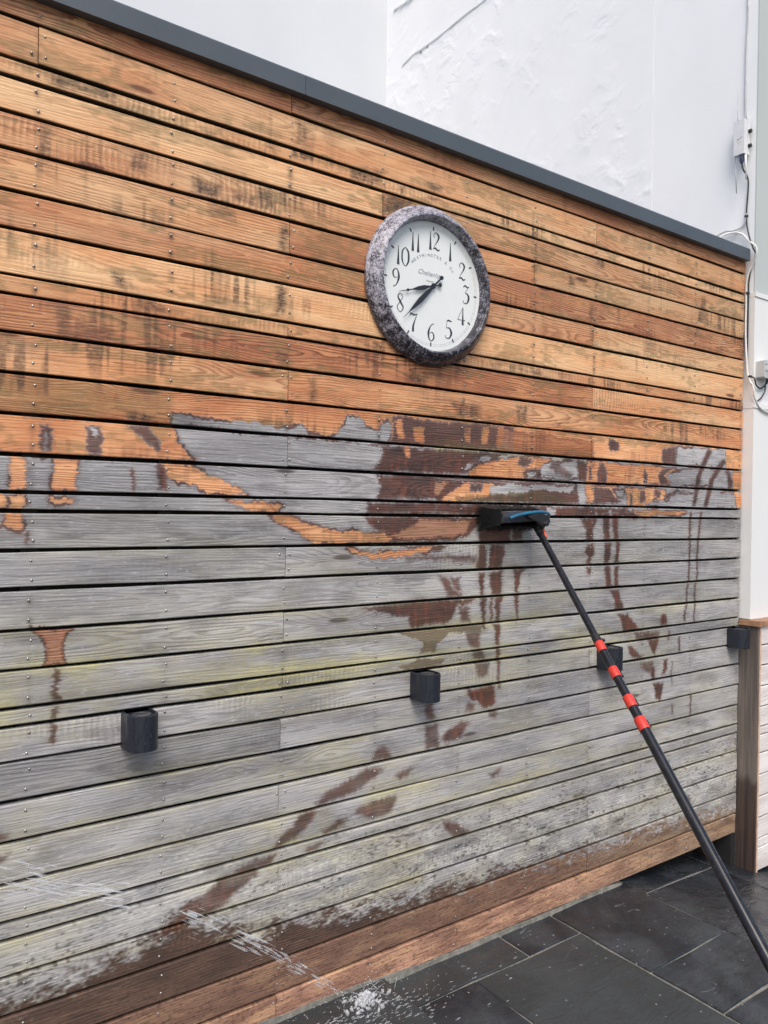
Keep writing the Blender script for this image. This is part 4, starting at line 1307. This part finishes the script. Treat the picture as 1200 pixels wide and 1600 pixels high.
BLKC = plain('black_cable', (.02, .02, .024), .45)
WHC = plain('white_cable', (.74, .74, .72), .45)
GRC = plain('grey_cable', (.50, .51, .53), .5)
XC = 4.138
def cable(name, pts, r_, mat, label, n=8, it=6):
    o = Mesh().tube(smoothpts(pts, it), r_, n).build(name, mat, None, smooth=True, origin=pts[0])
    return tag(o, label, 'cable')
cable('grey_cable', [(4.143, .018, 6.0), (4.143, .016, 5.2), (4.143, .016, 4.591), (4.143, .012, 4.546), (4.143, .021, 4.256), (4.143, .019, 3.935), (4.143, .018, 3.90)], .0045, GRC,
      'grey cable running down the white wall into the top of the wireless box')
cable('black_cable', [(4.112, .018, 3.678), (4.118, .012, 3.64), (4.134, -.004, 3.60), (4.141, -.006, 3.54), (4.141, .002, 3.377), (4.132, -.022, 3.264), (4.124, -.050, 3.19), (4.122, -.066, 3.154), (4.132, -.040, 3.10),
      (4.136, -.022, 3.018), (4.137, -.020, 2.877), (4.137, -.020, 2.665), (4.130, -.028, 2.51), (4.128, -.066, 2.478), (4.150, -.066, 2.442), (4.185, -.066, 2.428), (4.215, -.067, 2.434), (4.240, -.072, 2.455)], .0042, BLKC,
      'black cable falling from the wireless box past the board ends to the grey socket')
cable('black_cable', [(4.240, -.070, 2.455), (4.238, -.068, 2.415), (4.215, -.066, 2.385), (4.180, -.066, 2.362), (4.150, -.066, 2.350)], .0038, BLKC,
      'short black cable curling down from beneath the grey socket')
cable('white_cable', [(4.10, .22, 3.20), (4.11, .169, 3.30), (4.13, .12, 3.33), (4.137, .079, 3.325), (4.139, .031, 3.33), (4.140, .006, 3.36), (4.140, .004, 3.40)], .0050, GRC,
      'pale grey cable looping from the roof edge up to the cable tie')
cable('white_cable', [(4.08, .17, 3.20), (4.10, .129, 3.29), (4.13, .079, 3.312), (4.136, .022, 3.29), (4.130, -.020, 3.24), (4.118, -.068, 3.195), (4.117, -.072, 3.150), (4.128, -.040, 3.095), (4.132, -.012, 3.02), (4.133, -.010, 2.879),
      (4.133, -.010, 2.737), (4.130, -.020, 2.594), (4.124, -.034, 2.494), (4.118, -.066, 2.43), (4.141, -.067, 2.365), (4.195, -.067, 2.320), (4.292, -.067, 2.300), (4.5, -.067, 2.29)], .0055, WHC,
      'white cable bent over the roof corner and down beside the board ends')
sock = thing('outdoor_socket', 'grey weatherproof socket box with domed cover on the white pier', 'socket', (4.22, -.0535, 2.52))
SOCK = plain('pale_grey_plastic', (.50, .52, .52), .45, var=.05)
m = Mesh(); m.prism([(4.164, 2.487), (4.164, 2.572), (4.170, 2.578), (4.262, 2.578), (4.268, 2.572), (4.268, 2.487), (4.262, 2.481), (4.170, 2.481)], 'y', -.103, -.0535)
m.build('case', SOCK, sock)
Mesh().lathe([(.0005, -.128), (.026, -.124), (.036, -.114), (.039, -.1035)], 28, 'y', (4.236, 0, 2.530)).build('cover', SOCK, sock, smooth=True)
EYE = plain('socket_mark', (.12, .12, .12), .5)
for z in (2.548, 2.512):
    Mesh().tube([(4.164 + .018 + .010 * math.cos(a), -.1035, z + .009 * math.sin(a)) for a in [R(20 + 14 * i) for i in range(11)]], .0017, 6).build('screw_mark', EYE, sock)
Mesh().tube([(4.240, -.080, 2.482), (4.240, -.075, 2.455)], .007, 10).build('cable_gland', BLKP, sock)
for (y, z, x) in ((.002, 3.385, 4.140), (-.018, 2.955, 4.134), (-.045, 2.490, 4.124)):
    o = Mesh().tube([(x, y, z - .004), (x, y, z + .004)], .0105, 12).build('cable_tie', BLKC, None, origin=(x, y, z))
    tag(o, {3.385: 'topmost black cable tie, above the roof corner', 2.955: 'black cable tie level with the upper ledge of the white pier', 2.49: 'lowest black cable tie, beside the grey socket'}[z], 'cable tie', 'cable ties')

# ---------------------------------------------------------------- water: a falling jet and its splash on the slate
def water():
    t = NT('white_water')
    t.set(color=(.90, .92, .95, 1), rough=.15, trans=.35, ior=1.33, spec=.6, alpha=.32)
    return t.mat
WATER = water()
rw = random.Random(9)
jet = Mesh()
path = smoothpts([(.12, -.44, .985), (.343, -.38, .874), (.496, -.33, .783), (.665, -.30, .705), (.859, -.26, .575), (1.086, -.21, .399), (1.268, -.17, .241), (1.48, -.10, .05), (1.57, -.088, -.027)], 10)
def drop(mesh, p, d, L, r_):
    d = d.normalized()
    pts = [p - d * L / 2, p - d * L * .2, p + d * L * .25, p + d * L / 2]
    mesh.tube(pts, [r_ * .15, r_ * .7, r_, r_ * .2], 6)
clumps = [(.03, 1.2), (.055, 1.3), (.085, 1.0), (.16, .8), (.20, .9), (.235, .8), (.29, .7), (.335, .9), (.50, .9), (.535, .7), (.60, 1.0), (.635, .8), (.69, .7), (.745, .8), (.80, .7), (.84, .5)]
for u0, big in clumps:
    k = u0 * (len(path) - 1); j = int(k)
    c_ = path[j].lerp(path[min(j + 1, len(path) - 1)], k - j)
    d = (path[min(j + 2, len(path) - 1)] - path[max(j - 1, 0)]).normalized()
    nrm = Vector((d.z, 0, -d.x)).normalized()
    wid = .020 * big * (1 - .55 * u0)
    for q in range(15):
        o_ = rw.gauss(0, 1)
        p = c_ + nrm * wid * o_ + d * rw.gauss(0, .020) + Vector((0, rw.gauss(0, .012), 0))
        drop(jet, p, d + Vector((rw.gauss(0, .012), 0, rw.gauss(0, .012))), rw.uniform(.03, .10) * big, rw.choice([.0006, .0010, .0018, .0030, .0042]) * big)
for i in range(70):
    u = rw.uniform(0, .95); k = u * (len(path) - 1); j = int(k)
    d = path[min(j + 2, len(path) - 1)] - path[max(j - 1, 0)]
    drop(jet, path[j] + Vector((rw.gauss(0, .02), rw.gauss(0, .02), rw.gauss(0, .03 * (1.2 - u)))), d, rw.uniform(.01, .05), rw.uniform(.0004, .0011))
jo = jet.build('water_jet', WATER, None, smooth=True, origin=(.8, -.25, .6))
tag(jo, 'broken jet of falling water drops in front of the lower boards', 'water', kind='stuff')
sp = Mesh()
c0 = Vector((1.565, -.085, -.027))
def arc(mesh, p, v0, n, r_, g=9.0, dt=.011):
    pts, q, v_ = [], Vector(p), Vector(v0)
    for k in range(n):
        pts.append(q.copy())
        q = q + v_ * dt; v_ = v_ + Vector((0, 0, -g * dt))
        lo = -.027 if q.x < 1.72 else -.056
        if q.z < lo: q.z = lo; v_.z = 0
        if q.y > -.012: q.y = -.012; v_.y *= -.3
    m_ = len(pts)
    mesh.tube(pts, [r_ * (.25 + .75 * math.sin(math.pi * (k + .4) / m_)) for k in range(m_)], 6)
def puff(mesh, p, r_, d):
    d = d.normalized(); s_ = r_ * rw.uniform(1.0, 2.2)
    mesh.tube([p - d * s_, p - d * s_ * .7, p, p + d * s_ * .7, p + d * s_], [r_ * .1, r_ * .7, r_, r_ * .65, r_ * .1], 8)
for i in range(150):      # the boiling heart of the splash
    a = rw.uniform(0, 2 * math.pi); rr_ = abs(rw.gauss(0, .75))
    p = c0 + Vector((.02 + math.cos(a) * .052 * rr_, math.sin(a) * .030 * rr_, .004 + abs(rw.gauss(0, .014)) * (1.3 - min(rr_, 1.2))))
    puff(sp, p, rw.uniform(.002, .008), Vector((rw.gauss(.5, .6), rw.gauss(0, .4), rw.gauss(.2, .5))))
for i in range(46):      # thrown wisps
    a = rw.uniform(0, 2 * math.pi)
    p = c0 + Vector((.02 + rw.gauss(0, .04), rw.gauss(0, .025), rw.uniform(.0, .03)))
    arc(sp, p, (rw.gauss(0, .55), rw.gauss(-.05, .35), rw.uniform(.0, 1.0)), rw.randint(3, 7), rw.uniform(.0006, .0016))
for i in range(260):      # beads in the air and on the slate
    a = rw.uniform(0, 2 * math.pi); dist = abs(rw.gauss(0, .13))
    p = c0 + Vector((math.cos(a) * dist * 1.5, math.sin(a) * dist * .8, max(0, rw.gauss(.01, .035)) * (1 if dist < .15 else .2)))
    if p.y > -.01: p.y = -.012 - rw.uniform(0, .05)
    r_ = rw.uniform(.0008, .0026)
    sp.tube([p + Vector((-r_, 0, 0)), p + Vector((-r_ * .5, 0, 0)), p + Vector((r_ * .5, 0, .0002)), p + Vector((r_, 0, 0))], [r_ * .2, r_ * .9, r_ * .9, r_ * .2], 6)
for i in range(260):
    a = rw.uniform(0, 2 * math.pi); dist = .06 + abs(rw.gauss(0, .16))
    p = c0 + Vector((math.cos(a) * dist * 1.5, -abs(math.sin(a)) * dist * .8, 0)); p.z = -.027 if p.x < 1.72 else -.056
    if p.x > 2.4 or p.y < -.6: continue
    rr_ = rw.uniform(.0015, .005)
    sp.tube([p + Vector((-rr_ * 2 * rw.uniform(.5, 2.5), 0, 0)), p + Vector((0, 0, .0008)), p + Vector((rr_ * 2, rr_ * rw.uniform(-1, 1), 0))], [rr_ * .2, rr_ * .6, rr_ * .2], 6)
so_ = sp.build('water_splash', WATER, None, smooth=True, origin=tuple(c0))
tag(so_, 'white splash where the falling water hits the black slate', 'splash', kind='stuff')

for o in bpy.data.objects:
    if '_at' in o: del o['_at']
